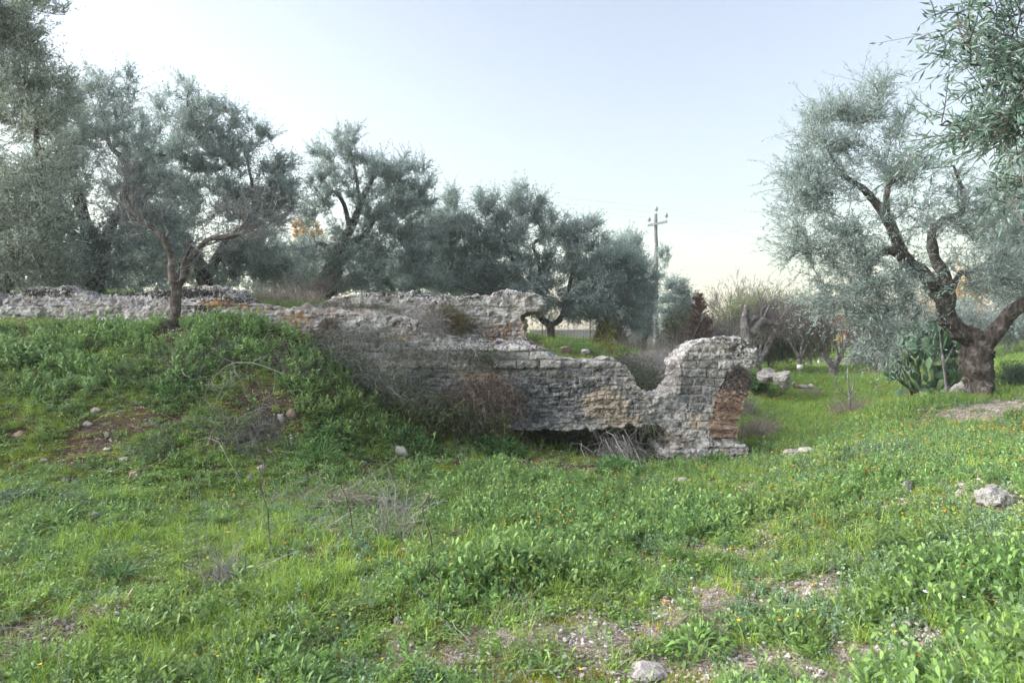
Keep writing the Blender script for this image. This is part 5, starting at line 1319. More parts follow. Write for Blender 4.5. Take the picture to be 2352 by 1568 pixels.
rock('grey stone in the greenery above the small white stone', 838, 1064, 14, 10, ROCKG)
rock('dark grey stone at the left side of the mound patch', 150, 1105, 26, 14, rock_mat('darkstone', (.08, .07, .06), (.2, .18, .16)))
rock('tan blocky stone on the right shoulder of the mound', 668, 955, 24, 22, ROCKB, seed=7)
rock('pale stone to the left of the tan blocky one', 645, 962, 16, 18)
rock('white stone on the top right shoulder of the mound', 725, 895 - 20, 8, 7)
rock('white stone on the path among gravel at mid right', 1700, 1275, 14, 8)
rock('pale stone on the grass right of mid path', 1880, 1217, 22, 10)
rock('white stone lying on the bank edge', 2010, 1210, 14, 10)
rock('grey-white stone at the path far end', 1455, 1105, 14, 8)
rock('pale pebble stone at the bottom right of the path', 1850, 1562, 22, 10)
rock('pale weathered stone lying on the wall ledge', 1168, 790, 30, 9, d=9.75)
rock('stone lying on the ledge among the mossy stems', 1085, 792, 26, 9, d=9.75)
rock('pale stone on the grass behind the broken wall end', 1345, 812, 22, 12, d=13, sink=.1)
rock('tan block behind the broken wall end', 1300, 805, 30, 12, ROCKB, d=12.6)
rock('terracotta shard lying on the gravel at lower centre', 1540, 1392, 56, 17, TERRA, tilt=16, depth=.4, sink=.05, rough=.08, name='terracotta_shard', cat='shard')
rock('small terracotta fragment behind the long shard', 1508, 1450 - 3, 14, 8, TERRA, name='terracotta_shard', cat='shard') 
rock('little terracotta piece in the grass above the long shard', 1500 + 195 - 95, 1312, 14, 9, TERRA, name='terracotta_shard', cat='shard')
rock('terracotta chip right of the white slab at the bottom', 1545, 1563, 12, 8, TERRA, name='terracotta_shard', cat='shard')
rock('black charred lump on the gravel at lower right', 1762, 1500 + 27, 10, 8, rock_mat('charcoal', (.01, .01, .01), (.03, .03, .03)), name='charcoal_lump', cat='lump')

# ------------------------------------------------------------------ utility pole and its wires
d = 36.0
pb = P(1507, 806, d); pb[2] = float(hz(pb[0], pb[1])) - .1
pole = thing('utility_pole', 'tall grey concrete utility pole with a crossarm behind the olives', 'utility pole', pb)
topz = P(0, 491, d)[2]
mc = N('pole_concrete'); n1 = mc.tex(6, 5, .6, src='World')
CON = mc.bsdf(mc.ramp(n1, [(.3, (.10, .105, .105)), (.7, (.19, .20, .20))]), .9, bump=n1, bstr=.3)
mi = N('insulator_glass'); INS = mi.bsdf((.30, .34, .34), .25, spec=.6)
ms = N('galvanised_steel'); STEEL = ms.bsdf((.22, .23, .24), .55, spec=.5)
acc = Acc(); x, y = pb[0], pb[1]
limb(acc, np.array([[x, y, pb[2], .16], [x, y, pb[2] + 1.7, .15], [x, y, (pb[2] + topz) / 2, .115], [x, y, topz, .085]]), step=.5, M=16, rough=0)
link('pole_shaft', acc.mesh('pole_shaft', [CON], True, pb), pole)
acc = Acc()
for z0, rr in ((P(0, 730, d)[2], .165),):
    limb(acc, np.array([[x, y, z0 - .04, rr], [x, y, z0 + .04, rr]]), step=.1, M=16, rough=0)
link('collar', acc.mesh('collar', [STEEL], False, pb), pole)
acc = Acc(); L0, L1 = P(1488, 518, d), P(1530, 511, d)
L0[1] += .15; L1[1] -= .15
def boxbar(acc, a, b, hw):
    a, b = np.array(a, float), np.array(b, float); t = nrm(b - a); s = nrm(np.cross(t, [0, 0, 1.])); uu = np.cross(s, t)
    V = [p + s * i * hw + uu * j * hw for p in (a, b) for i, j in ((-1, -1), (1, -1), (1, 1), (-1, 1))]
    acc.add(V, [[0, 1, 2, 3], [7, 6, 5, 4], [0, 4, 5, 1], [1, 5, 6, 2], [2, 6, 7, 3], [3, 7, 4, 0]])
boxbar(acc, L0 - [0, .12, 0], L1 - [0, .12, 0], .055)
link('crossarm', acc.mesh('crossarm', [STEEL], False, pb), pole)
def insul(p):
    acc = Acc()
    limb(acc, np.array([[*p, .02], [p[0], p[1], p[2] + .16, .02]]), step=.2, M=8, rough=0)
    prof = [(.16, .05), (.18, .14), (.205, .15), (.215, .08), (.235, .08), (.245, .15), (.27, .16), (.285, .09), (.30, .09), (.315, .13), (.36, .11), (.40, .04)]
    z = np.array([a[0] for a in prof]); r = np.array([a[1] for a in prof]) * .72
    pt = np.stack([np.full(len(z), p[0]), np.full(len(z), p[1]), p[2] + z], -1)
    V, f = tubes(pt[None], r[None], 16); acc.add(V, f)
    link('insulator', acc.mesh('insulator', [INS], False, pb), pole)
    return np.array([p[0], p[1], p[2] + .38])
ia = insul(L0 + [.06, -.12, .05]); ib = insul(L1 + [-.06, -.12, .05]); ic = insul(np.array([x, y, topz - .02]))
mwire = N('wire'); WIRE = mwire.bsdf((.45, .47, .5), .5, spec=.5)
for a, lab, far in ((ia, 'left power line running from the pole towards the upper left', (-8, 0)), (ic, 'top power line running from the pole towards the upper left', (-7.6, .4)), (ib, 'right power line running from the pole towards the upper left', (-7.2, .2))):
    acc = Acc()
    # the span to the left comes nearer and higher, the other one leaves to the right behind the camera's view
    for e in (np.array([a[0] - 34, a[1] - 16, a[2] + 1.8]), np.array([a[0] + 44, a[1] + 22, a[2] - .6])):
        t = np.linspace(0, 1, 40)[:, None]
        pt = a * (1 - t) + e * t; pt[:, 2] -= (4 * .55 * t * (1 - t))[:, 0]
        V, f = tubes(pt[None], np.full((1, 40), .0042), 4); acc.add(V, f)
    link('power_line', acc.mesh('power_line', [WIRE], False, a), None, lab, 'wire', 'power lines', None, a)
# drip hose hanging among the olives behind the wall
mb = N('black_rubber'); RUB = mb.bsdf((.015, .016, .02), .5)
acc = Acc(); limb(acc, np.array([[*P(1035, 655, 14), .012], [*P(1060, 660, 14), .012], [*P(1085, 668, 14), .012], [*P(1125, 676, 14), .012]]), step=.1, M=8, rough=0)
link('hose', acc.mesh('hose', [RUB], True, P(1080, 668, 14)), None, 'black irrigation hose hanging just above the top of the wall', 'hose', None, None, P(1080, 668, 14))

# ------------------------------------------------------------------ road, fence, far structures
mr = N('pale_road'); n1 = mr.tex(2, 5, .6, src='World')
ROAD = mr.bsdf(mr.ramp(n1, [(.3, (.46, .45, .44)), (.7, (.62, .61, .60))]), .95)
rx = np.linspace(-3, 6.2, 40)
rows = []
for yy in (24.5, 26.5, 28.5, 30.5):
    rows.append(np.stack([rx, np.full_like(rx, yy) + .06 * rx, hz(rx, np.full_like(rx, yy) + .06 * rx) + .10], -1))
V = np.array(rows); i = np.arange(V.shape[0] * V.shape[1]).reshape(V.shape[:2])
q = np.stack([i[:-1, :-1], i[:-1, 1:], i[1:, 1:], i[1:, :-1]], -1).reshape(-1, 4)
link('road', mesh_np('road', V, [q], [ROAD]), kind='structure')
# low pale retaining wall along the road
acc = Acc()
a0, a1 = P(1215, 786, 24), P(1500, 790, 26)
n = 30
for k in range(1):
    t = np.linspace(0, 1, n)[:, None]; c = a0 * (1 - t) + a1 * t
    zb = hz(c[:, 0], c[:, 1]) - .2; zt = c[:, 2] * 0 + CAMH + .42 + fbm(c * 2, 2, 3) * .03
    V = np.stack([np.stack([c[:, 0], c[:, 1], zb], -1), np.stack([c[:, 0], c[:, 1], zt], -1), np.stack([c[:, 0], c[:, 1] + .25, zt], -1), np.stack([c[:, 0], c[:, 1] + .25, zb], -1)], 1)
    i = np.arange(n * 4).reshape(n, 4)
    q = np.stack([i[:-1], i[1:], np.roll(i, -1, 1)[1:], np.roll(i, -1, 1)[:-1]], -1)[:, :3].reshape(-1, 4)
    acc.add(V, q)
    acc.add(V[0], [[0, 1, 2, 3]]); acc.add(V[-1], [[3, 2, 1, 0]])
link('low_wall', acc.mesh('low_wall', [ROAD], False, a0), None, 'low pale wall along the road beyond the broken wall end', 'wall', None, None, a0)
mru = N('rusty_iron'); RUSTI = mru.bsdf((.16, .08, .05), .8)
def wire_fence(name, label, pts, h, mat, wires=5, posts_r=.02):
    pts = [np.array(p, float) for p in pts]; root = thing(name, label, 'fence', pts[0])
    for p in pts:
        acc = Acc(); limb(acc, np.array([[*p, posts_r], [p[0], p[1], p[2] + h, posts_r]]), step=.3, M=6, rough=0)
        link('post', acc.mesh('post', [mat], False, pts[0]), root)
    acc = Acc()
    for k in range(wires):
        z = h * (k + 1) / wires - .02
        for a, b in zip(pts[:-1], pts[1:]):
            V, f = tubes(np.array([[a + [0, 0, z], (a + b) / 2 + [0, 0, z - .01], b + [0, 0, z]]]), np.full((1, 3), .004), 3); acc.add(V, f)
    for a, b in zip(pts[:-1], pts[1:]):
        for s in np.linspace(0, 1, 16)[1:-1]:
            c = a * (1 - s) + b * s
            V, f = tubes(np.array([[c, c + [0, 0, h / 2], c + [0, 0, h - .02]]]), np.full((1, 3), .003), 3); acc.add(V, f)
    link('mesh_panel', acc.mesh('mesh_panel', [mat], False, pts[0]), root)
wire_fence('wire_fence', 'wire fence with thin iron posts in front of the pale low wall', [[x_, 22.6 + .05 * x_, float(hz(x_, 22.6 + .05 * x_))] for x_ in (1.0, 2.6, 4.2, 5.8, 7.4)], 1.25, RUSTI, 6)
wire_fence('wire_fence', 'thin wire fence along the far side of the green field', [[x_, 41 + .0 * x_, float(hz(x_, 41.))] for x_ in (15, 17.5, 20, 22.5, 25, 27.5)], 1.7, STEEL, 6, .03)
# pale metal frame with a low platform at the end of the field
d = 37
def pt(u, v, dd=d): return P(u, v, dd)
fr = thing('metal_frame', 'pale metal frame on posts at the far end of the green field', 'frame', pt(1990, 852))
GAL = N('pale_metal'); GAL = GAL.bsdf((.42, .43, .45), .6)
for (u0, v0, u1, v1, w_, nm) in [(1898, 792, 1990, 793, .05, 'rail'), (1990, 790, 1990, 856, .06, 'post'), (1900, 790, 1900, 850, .05, 'post')]:
    acc = Acc(); boxbar(acc, pt(u0, v0), pt(u1, v1), w_)
    link(nm, acc.mesh(nm, [GAL], False, pt(1990, 852)), fr)
pl = thing('concrete_bench', 'long pale concrete slab on short supports at the far end of the field', 'bench', pt(2000, 850, 38))
CONC = N('pale_concrete'); CONC = CONC.bsdf((.46, .45, .43), .9)
acc = Acc(); boxbar(acc, pt(1880, 829, 38), pt(2085, 829, 38), .10); link('slab', acc.mesh('slab', [CONC], False, pt(2000, 850, 38)), pl)
for u in (1900, 1968, 2040, 2075):
    acc = Acc(); boxbar(acc, pt(u, 832, 38), pt(u, 856, 38), .12); link('support', acc.mesh('support', [CONC], False, pt(2000, 850, 38)), pl)
acc = Acc(); boxbar(acc, pt(1905, 849, 36), pt(1985, 850, 36), .05); link('kerb', acc.mesh('kerb', [CONC], False, pt(1985, 852, 36)), None, 'low pale kerb stone below the metal frame', 'kerb', None, None, pt(1985, 852, 36))
# far hillside, the glow of the last sun painted into its colour
hx = np.linspace(-60, 240, 60); hy = np.linspace(150, 300, 12)
HX, HY = np.meshgrid(hx, hy)
HZ = .5 + 9 * sstep(40, 125, HX) * sstep(150, 240, HY) * (1 + .35 * fbm(xy3(HX, HY, .03), 3, 7)) + 2.5 * sstep(150, 240, HY) + 5 * sstep(110, 220, HX)
i = np.arange(HX.size).reshape(HX.shape)
q = np.stack([i[:-1, :-1], i[:-1, 1:], i[1:, 1:], i[1:, :-1]], -1).reshape(-1, 4)
mh = N('far_hillside'); n1 = mh.tex(.09, 5, .6, src='World')
HILL = mh.bsdf(mh.ramp(n1, [(.35, (.28, .20, .12)), (.65, (.50, .38, .26))]), .95)
link('hill', mesh_np('hill', np.stack([HX, HY, HZ], -1), [q], [HILL], None, None, True), kind='structure')
# ------------------------------------------------------------------ ground cover (what nobody could count)
SHADEHERB = HERB
FRESH = leaf_mat('fresh_grass', (0.15, 0.27, 0.03), (0.38, 0.52, 0.09), trans=.3)
CLOVER = leaf_mat('small_leaf', (0.08, 0.185, 0.03), (0.27, 0.43, 0.09), back=(0.19, 0.30, 0.12), trans=.35, patch=(.22, .28, .06))
SILVER = leaf_mat('silver_leaf', (0.10, 0.20, 0.09), (0.27, 0.40, 0.22), back=(.2, .29, .17), trans=.25, rough=.5)
MOSS = leaf_mat('moss', (0.17, 0.21, 0.02), (0.42, 0.44, 0.06), trans=.3)
ORG = leaf_mat('orange_petal', (0.75, 0.24, 0.015), (0.95, 0.44, 0.03), trans=.3)
YELP = leaf_mat('yellow_petal', (0.75, 0.52, 0.01), (0.9, 0.7, 0.03), trans=.3)
WHP = leaf_mat('white_petal', (0.7, 0.7, 0.7), (0.8, 0.8, 0.8), trans=.3)
PEB = rock_mat('pebble', (.20, .18, .16), (.58, .56, .53), False)
DRYL = leaf_mat('dead_leaf', (.16, .08, .05), (.40, .27, .16), trans=.15)

def proto(kind, seed, f=1.0):
    """one small plant (or clump) with its base at the origin"""
    acc = Acc(); mats = []
    def r(n): return rng.random(n)
    def put(V, Fc, n, m, per): acc.add(V, Fc, np.repeat(r(n), per), m)
    if kind in ('herb', 'silver', 'big'):
        ns = {'herb': 5, 'silver': 6, 'big': 7}[kind]
        H = {'herb': .085, 'silver': .068, 'big': .15}[kind] * f
        LL = {'herb': .042, 'silver': .029, 'big': .07}[kind] * f; WW = {'herb': .0115, 'silver': .010, 'big': .017}[kind] * f
        per = 9
        az = r(ns) * 6.283; rad = .035 * f * r(ns) ** .5
        b = np.stack([np.cos(az) * rad, np.sin(az) * rad, 0 * az], -1)
        ax = nrm(np.stack([np.cos(az) * .45, np.sin(az) * .45, 1 + 0 * az], -1) + rng.normal(size=(ns, 3)) * .15)
        hh = H * (.55 + .7 * r(ns))
        t = np.linspace(0, 1, 4)
        sp = b[:, None] + ax[:, None] * (hh[:, None] * t)[..., None]
        V, Fc = tubes(sp, np.full((ns, 4), .0012 * f), 3); put(V, Fc, ns, 0, 12)
        n = ns * per; si = np.repeat(np.arange(ns), per); tl = np.tile(np.linspace(.05, 1, per), ns)
        p0 = b[si] + ax[si] * (hh[si] * tl)[:, None]
        a2 = np.tile(np.arange(per) * 2.4, ns) + r(n)
        o = .95 - .55 * tl
        D = nrm(np.stack([np.cos(a2) * o, np.sin(a2) * o, .35 + .75 * tl], -1) + rng.normal(size=(n, 3)) * .15)
        V, Fc = ribbons(p0, D, LL * (1.25 - .6 * tl) * (.7 + .6 * r(n)), WW * (.8 + .4 * r(n)), np.array([0, 0, -.35]) + rng.normal(size=(n, 3)) * .12, K=4)
        put(V, Fc, n, 0, 8)
        mats = [HERB if kind != 'silver' else SILVER]
        if kind == 'big': mats = [HERB]
    elif kind == 'rosette':
        n = 14; a = r(n) * 6.283
        D = nrm(np.stack([np.cos(a), np.sin(a), .25 + .9 * r(n)], -1))
        V, Fc = ribbons(np.zeros((n, 3)), D, .075 * f * (.5 + .7 * r(n)), .017 * f, np.array([0, 0, -.4]) + rng.normal(size=(n, 3)) * .1, K=5); put(V, Fc, n, 0, 10)
        mats = [SILVER if seed % 2 else HERB]
    elif kind == 'clover':
        n = 70; a = r(n) * 6.283; rr = .085 * f * r(n) ** .5
        p0 = np.stack([np.cos(a) * rr, np.sin(a) * rr, (.006 + .028 * r(n)) * f], -1)
        D = nrm(rng.normal(size=(n, 3)) * [1, 1, .35] + [0, 0, .25])
        V, Fc = ribbons(p0, D, .017 * f * (.6 + .8 * r(n)), .013 * f, rng.normal(size=(n, 3)) * .2, K=3, prof='round', side=nrm(np.cross(D, [0, 0, 1.] + rng.normal(size=(n, 3)) * .4))); put(V, Fc, n, 0, 6)
        mats = [CLOVER]
    elif kind == 'moss':
        n = 90; a = r(n) * 6.283; rr = .07 * f * r(n) ** .5
        p0 = np.stack([np.cos(a) * rr, np.sin(a) * rr, 0 * a], -1)
        D = nrm(rng.normal(size=(n, 3)) * .6 + [0, 0, 1])
        V, Fc = ribbons(p0, D, .016 * f * (.6 + .8 * r(n)), .004 * f, rng.normal(size=(n, 3)) * .3, K=3, prof='blade'); put(V, Fc, n, 0, 6)
        mats = [MOSS]
    elif kind in ('grass', 'straw'):
        n = 42 if kind == 'grass' else 16; a = r(n) * 6.283; rr = .04 * f * r(n) ** .5
        p0 = np.stack([np.cos(a) * rr, np.sin(a) * rr, 0 * a], -1)
        D = nrm(rng.normal(size=(n, 3)) * .4 + [0, 0, 1])
        V, Fc = ribbons(p0, D, (.075 if kind == 'grass' else .14) * f * (.4 + .9 * r(n)), (.0032 if kind == 'grass' else .0016) * f, rng.normal(size=(n, 3)) * .35, K=4, prof='blade'); put(V, Fc, n, 0, 8)
        mats = [FRESH if kind == 'grass' else STRAW]
    elif kind in ('orange', 'yellow', 'white'):
        h = (.125 + .045 * random.random()) * f
        V, Fc = tubes(np.array([[[0, 0, 0], [.004, 0, h * .5], [0, .004, h]]]), np.full((1, 3), .0011 * f), 3); put(V, Fc, 1, 0, 9)
        n = 12; a = np.arange(n) / n * 6.283; p0 = np.tile([[0, .004, h]], (n, 1))
        D = nrm(np.stack([np.cos(a), np.sin(a), .55 + 0 * a], -1) + np.array([0, -.25, 0]))
        V, Fc = ribbons(p0, D, .0085 * f, .0045 * f, np.zeros((n, 3)), K=3, prof='round'); put(V, Fc, n, 1, 6)
        mats = [HERB, {'orange': ORG, 'yellow': YELP, 'white': WHP}[kind]]
        if kind == 'yellow':
            pass
    elif kind == 'pebbles':
        V0, F0 = _P1
        for k in range(9):
            s = (.0035 + .011 * random.random() ** 2.5) * f; a = random.random() * 6.28; rr = .10 * f * random.random() ** .5
            V = V0 * (1 + fbm(V0 * 1.5 + k + seed, 2, k)[:, None] * .5) * [s, s * .8, s * .6] + [math.cos(a) * rr, math.sin(a) * rr, s * .25]
            acc.add(V, F0, random.random(), 0)
        mats = [PEB]
    elif kind == 'litter':
        n = 16; a = r(n) * 6.283; rr = .09 * f * r(n) ** .5
        p0 = np.stack([np.cos(a) * rr, np.sin(a) * rr, .004 + .012 * r(n)], -1)
        D = nrm(rng.normal(size=(n, 3)) * [1, 1, .12])
        strands(acc, p0, D, .07 * f * (.4 + r(n)), .0009 * f, K=4, sag=(0, 0, -.02), wig=.15)
        mats = [STRAW]
    elif kind == 'deadleaf':
        n = 4; a = r(n) * 6.283; rr = .05 * r(n)
        p0 = np.stack([np.cos(a) * rr, np.sin(a) * rr, .01 + 0 * a], -1)
        V, Fc = ribbons(p0, nrm(rng.normal(size=(n, 3)) * [1, 1, .3]), .045 * f, .013 * f, rng.normal(size=(n, 3)) * .3, K=4); put(V, Fc, n, 0, 8)
        mats = [DRYL]
    elif kind == 'field':       # a wider clump for the distance: mixed blades and leaves
        n = 120; a = r(n) * 6.283; rr = .22 * f * r(n) ** .5
        p0 = np.stack([np.cos(a) * rr, np.sin(a) * rr, 0 * a], -1)
        D = nrm(rng.normal(size=(n, 3)) * .55 + [0, 0, 1])
        V, Fc = ribbons(p0, D, .13 * f * (.4 + .9 * r(n)), .011 * f, rng.normal(size=(n, 3)) * .35, K=3); put(V, Fc, n, 0, 6)
        mats = [leaf_mat('field_grass', (0.11, 0.22, 0.035), (0.30, 0.43, 0.10), trans=.3)] if seed == 0 else [bpy.data.materials['field_grass']]
    me = acc.mesh(kind + '_clump', mats, False)
    o = bpy.data.objects.new(kind + '_clump', me)
    return o
_P1 = ico(1)

def scatter(name, label_kind, protos, pts, scl, tilt=.12, rz=None, on_normal=False):
    col = bpy.data.collections.new(name + '_source')
    for k, o in enumerate(protos):
        o.name = f'{name}_source_{k:02d}'
        col.objects.link(o)
    n = len(pts)
    me = bpy.data.meshes.new(name)
    me.vertices.add(n); me.vertices.foreach_set('co', np.asarray(pts, np.float32).ravel())
    a = me.attributes.new('rot', 'FLOAT_VECTOR', 'POINT')
    rot = np.stack([rng.normal(size=n) * tilt, rng.normal(size=n) * tilt, rng.random(n) * 6.283], -1).astype(np.float32)
    a.data.foreach_set('vector', rot.ravel())
    a = me.attributes.new('scl', 'FLOAT', 'POINT'); a.data.foreach_set('value', np.asarray(scl, np.float32))
    a = me.attributes.new('idx', 'INT', 'POINT'); a.data.foreach_set('value', rng.integers(0, len(protos), n).astype(np.int32))
    o = link(name, me, kind='stuff')
    g = bpy.data.node_groups.new(name, 'GeometryNodeTree')
    g.interface.new_socket('Geometry', in_out='INPUT', socket_type='NodeSocketGeometry')
    g.interface.new_socket('Geometry', in_out='OUTPUT', socket_type='NodeSocketGeometry')
    nn = g.nodes.new; L = g.links.new
    gi = nn('NodeGroupInput'); go = nn('NodeGroupOutput')
    ci = nn('GeometryNodeCollectionInfo'); ci.inputs['Collection'].default_value = col
    ci.inputs['Separate Children'].default_value = True; ci.inputs['Reset Children'].default_value = True
    ip = nn('GeometryNodeInstanceOnPoints'); ip.inputs['Pick Instance'].default_value = True
    def na(nm, t):
        x = nn('GeometryNodeInputNamedAttribute'); x.data_type = t; x.inputs['Name'].default_value = nm
        return x.outputs['Attribute']
    er = nn('FunctionNodeEulerToRotation')
    L(na('rot', 'FLOAT_VECTOR'), er.inputs[0])
    L(gi.outputs[0], ip.inputs['Points']); L(ci.outputs[0], ip.inputs['Instance'])
    L(na('idx', 'INT'), ip.inputs['Instance Index']); L(er.outputs[0], ip.inputs['Rotation'])
    L(na('scl', 'FLOAT'), ip.inputs['Scale']); L(ip.outputs[0], go.inputs[0])
    md = o.modifiers.new('scatter', 'NODES'); md.node_group = g
    return o

def sample(n, d0, d1, power=1.0, margin=1.3):
    """points spread over the view wedge; density falls with distance^power"""
    e = 2 - power
    d = (d0 ** e + rng.random(n) * (d1 ** e - d0 ** e)) ** (1 / e)
    x = (rng.random(n) * 2 - 1) * .75 * margin * d
    return x, d

def uv_of(x, y, z): return CX + F * x / y, CY - F * (z - CAMH) / y
def not_wall(x, y):
    u = CX + F * x / 9.5
    inside = (y > 9.42) & (y < 10.75) & (x < P(1740, 0, 9.5)[0]) & ~((u > 1100) & (u < 1522))
    inside |= (y > 9.3) & (y < 10.5) & (u > 1505) & (u < 1715)
    return ~inside
def gauss(x, y, pts):
    s = np.zeros(np.shape(x))
    for (u, v, rx, ry, a) in pts:
        p = ground_at(u, v)[0]
        s = np.maximum(s, a * np.exp(-(((x - p[0]) / rx) ** 2 + ((y - p[1]) / ry) ** 2)))
    return s
_rk = np.array([r for r in ROCKS if r[1] < 13])
def off_rocks(x, y, reach):
    ok = np.ones(len(x), bool)
    for (rx_, ry_, rw_) in _rk:
        ax = rw_ * 1.15 + .02
        ok &= ~((((x - rx_) / ax) ** 2 + ((y - (ry_ - reach * .5)) / (rw_ * .8 + reach)) ** 2) < 1)
    return ok
def cover(name, protos, n, d0, d1, dens, smin, smax, power=1.0, tilt=.12, sink=.0, grow=None, reach=.0):
    n = int(n * 1.16)
    x, y = sample(n, d0, d1, power)
    k = (rng.random(n) < dens(x, y)) & not_wall(x, y)
    x, y = x[k], y[k]
    k = off_rocks(x, y, reach)
    u_ = CX + F * x / y
    k &= ~((y > 8.75) & (y < 12) & (u_ > 1190) & (u_ < 1530) & (rng.random(len(x)) < .8))
    x, y = x[k], y[k]
    s = smin + (smax - smin) * rng.random(len(x)) ** 1.5
    if grow is not None: s = s * grow(x, y)
    z = hz(x, y) - sink
    print(name, len(x))
    return scatter(name, None, protos, np.stack([x, y, z], -1), s, tilt)

_moss = [(1000, 1260, .35, .3, 1.2), (230, 1220, .5, .35, .9), (700, 1250, .4, .3, .4), (1250, 1560, .25, .15, .6), (100, 1330, .6, .3, .7), (60, 1060, .4, .3, .5), (900, 1560, .4, .2, .5), (1750, 1480, .15, .1, .8), (1500, 1580, .4, .1, .6), (700, 1450, .3, .15, .4), (800, 1480, .3, .2, .4), (980, 715, .3, .3, .5)]
_fresh = [(640, 1240, .5, .5, 1.), (820, 1350, .5, .35, .9), (300, 1250, .6, .35, .5), (650, 1420, .6, .35, .8), (2330, 905, .9, .6, 1.), (1900, 860, 3, 8, 1.), (1000, 1330, .4, .3, .6), (1350, 1350, .4, .2, .4), (400, 1500, .6, .3, .5), (1400, 815, 2, 1.5, .6)]
_flow = [(1150, 1120, .9, .6, .7), (1400, 1150, 1.2, .8, .75), (1350, 1220, .9, .5, .75), (1650, 1100, 1.0, 1.0, .7), (2150, 1040, 1.3, 1.2, 1.3), (1950, 1110, 1.1, .8, 1.2), (2300, 1020, 1.0, 1.0, 1.2), (2320, 1100, .7, .6, .9), (1800, 1250, .9, .6, .6), (2050, 1300, .8, .5, .45), (1550, 1300, .8, .4, .6),
         (1880, 960, 2.5, 3.5, .8), (1100, 1360, .5, .35, .35), (900, 1420, .6, .4, .18), (1780, 1430, .5, .25, .3), (2150, 1450, .5, .3, .2), (1700, 890, 3, 5, .4), (760, 900, .6, .4, .25), (650, 1300, .7, .5, .08), (1900, 1500, .5, .3, .15), (2250, 1000, 2.0, 2.0, 1.1)]
_path = [(1700, 1250, .6, .5, 1.), (1780, 1350, .7, .4, 1.), (1650, 1400, .7, .3, 1.), (1400, 1430, .7, .3, 1.), (1200, 1480, .8, .3, 1.), (1750, 1500, .8, .3, 1.), (1500, 1330, .4, .3, .5), (1650, 1130, .8, .7, .8), (1150, 1550, .9, .25, 1.)]
_big = [(1300, 1160, 1.4, .7, .9), (1180, 1100, .8, .5, .9), (1600, 1180, .6, .5, .9), (1180, 1310, .5, .3, .8), (1500, 1250, .9, .5, .6), (600, 770, .6, .45, 1.1), (540, 800, .7, .5, .9), (150, 780, .9, .35, .9), (400, 790, .5, .3, .5), (700, 880, .5, .5, .8), (780, 960, .5, .4, .6), (430, 1440, .3, .2, .7), (1950, 1100, .5, .5, .5), (2300, 1350, .6, .6, .9), (2250, 1500, .5, .5, 1.0), (2100, 1520, .4, .3, .6), (620, 1500, .6, .2, .5), (300, 790, .6, .4, .6)]
_silver = [(2200, 1250, 1.2, 1.0, .95), (2330, 1350, .9, 1.0, 1.), (2250, 1500, .9, .6, .9), (2000, 1080, 1.2, .8, .7), (2200, 960, 1.5, 1.5, .8), (1900, 1400, .8, .6, .7)]
_clov = [(150, 1150, 1.6, 1.2, 1.), (250, 900, 1.2, .8, .9), (400, 1000, 1.0, .8, .9), (600, 1050, .9, .7, .9), (300, 1380, 1.2, .6, .8), (100, 950, 1, .8, .9), (850, 1020, .6, .5, .8), (950, 1500, 1.0, .5, .6), (1250, 1420, .5, .3, .8)]

B = lambda x, y: np.clip(1 - 1.15 * bare(x, y), .03, 1)
Bs = lambda x, y: np.clip(1 - .95 * bare(x, y), .16, 1)
nz = lambda x, y, s, sd: np.clip(.5 + fbm(xy3(x, y, s), 3, sd), 0, 1)
right = lambda x, y: sstep(-.5, .9, x - .1 * y)
# near and middle ground
cover('herb_cover', [proto('herb', i) for i in range(6)] + [proto('rosette', i) for i in (0, 1)], 62000, 2.0, 14, lambda x, y: B(x, y) * np.clip(.10 + .75 * nz(x, y, 1.4, 5) * (.3 + .75 * right(x, y)), 0, 1) * (1 - .85 * gauss(x, y, _moss)) * (1 - .5 * gauss(x, y, _path)), .45, 1.3, 1.0, .22, reach=.10, grow=lambda x, y: (.65 + .65 * nz(x, y, 1.1, 91)) * (1 - .35 * gauss(x, y, _path)))
cover('silvery_herb_cover', [proto('silver', i) for i in range(5)], 46000, 1.9, 13, lambda x, y: B(x, y) * np.clip(gauss(x, y, _silver) * 1.0 + .12, 0, 1), .45, 1.2, 1.0, .22, reach=.10, grow=lambda x, y: .7 + .55 * nz(x, y, 1.3, 92))
cover('tall_herb_cover', [proto('big', i) for i in range(6)], 24000, 2.0, 13, lambda x, y: B(x, y) * np.clip(gauss(x, y, _big) * 1.1 * nz(x, y, 2.0, 15) * 1.5 + .05 * nz(x, y, 1, 8), 0, 1), .5, 1.15, 1.0, .18, reach=.16)
_lush = [(600, 775, .6, .35, 1.2), (520, 765, .6, .3, 1.1), (150, 772, 1.1, .28, 1.1), (300, 780, .7, .3, 1.), (640, 800, .5, .4, 1.1), (700, 860, .45, .5, .9), (40, 800, .6, .4, 1.), (760, 920, .45, .4, .8), (-100, 780, 1, .4, 1), (450, 800, .5, .3, .7), (150, 860, .8, .35, .6), (820, 980, .5, .4, .7), (1600, 1200, .5, .4, .8), (1180, 1320, .35, .25, .7)]
cover('lush_herb_cover', [proto('big', i + 10) for i in range(5)], 24000, 2.2, 11, lambda x, y: B(x, y) * np.clip(gauss(x, y, _lush) * (.3 + nz(x, y, 2.2, 16)), 0, 1) * sstep(.0, .2, y - 2), .9, 1.45, 1.0, .2, reach=.1)
cover('clover_cover', [proto('clover', i) for i in range(5)], 40000, 1.9, 13, lambda x, y: Bs(x, y) * np.clip(.22 + .85 * gauss(x, y, _clov), 0, 1) * (.35 + nz(x, y, 2.0, 25)), .6, 1.3, 1.0, .12)
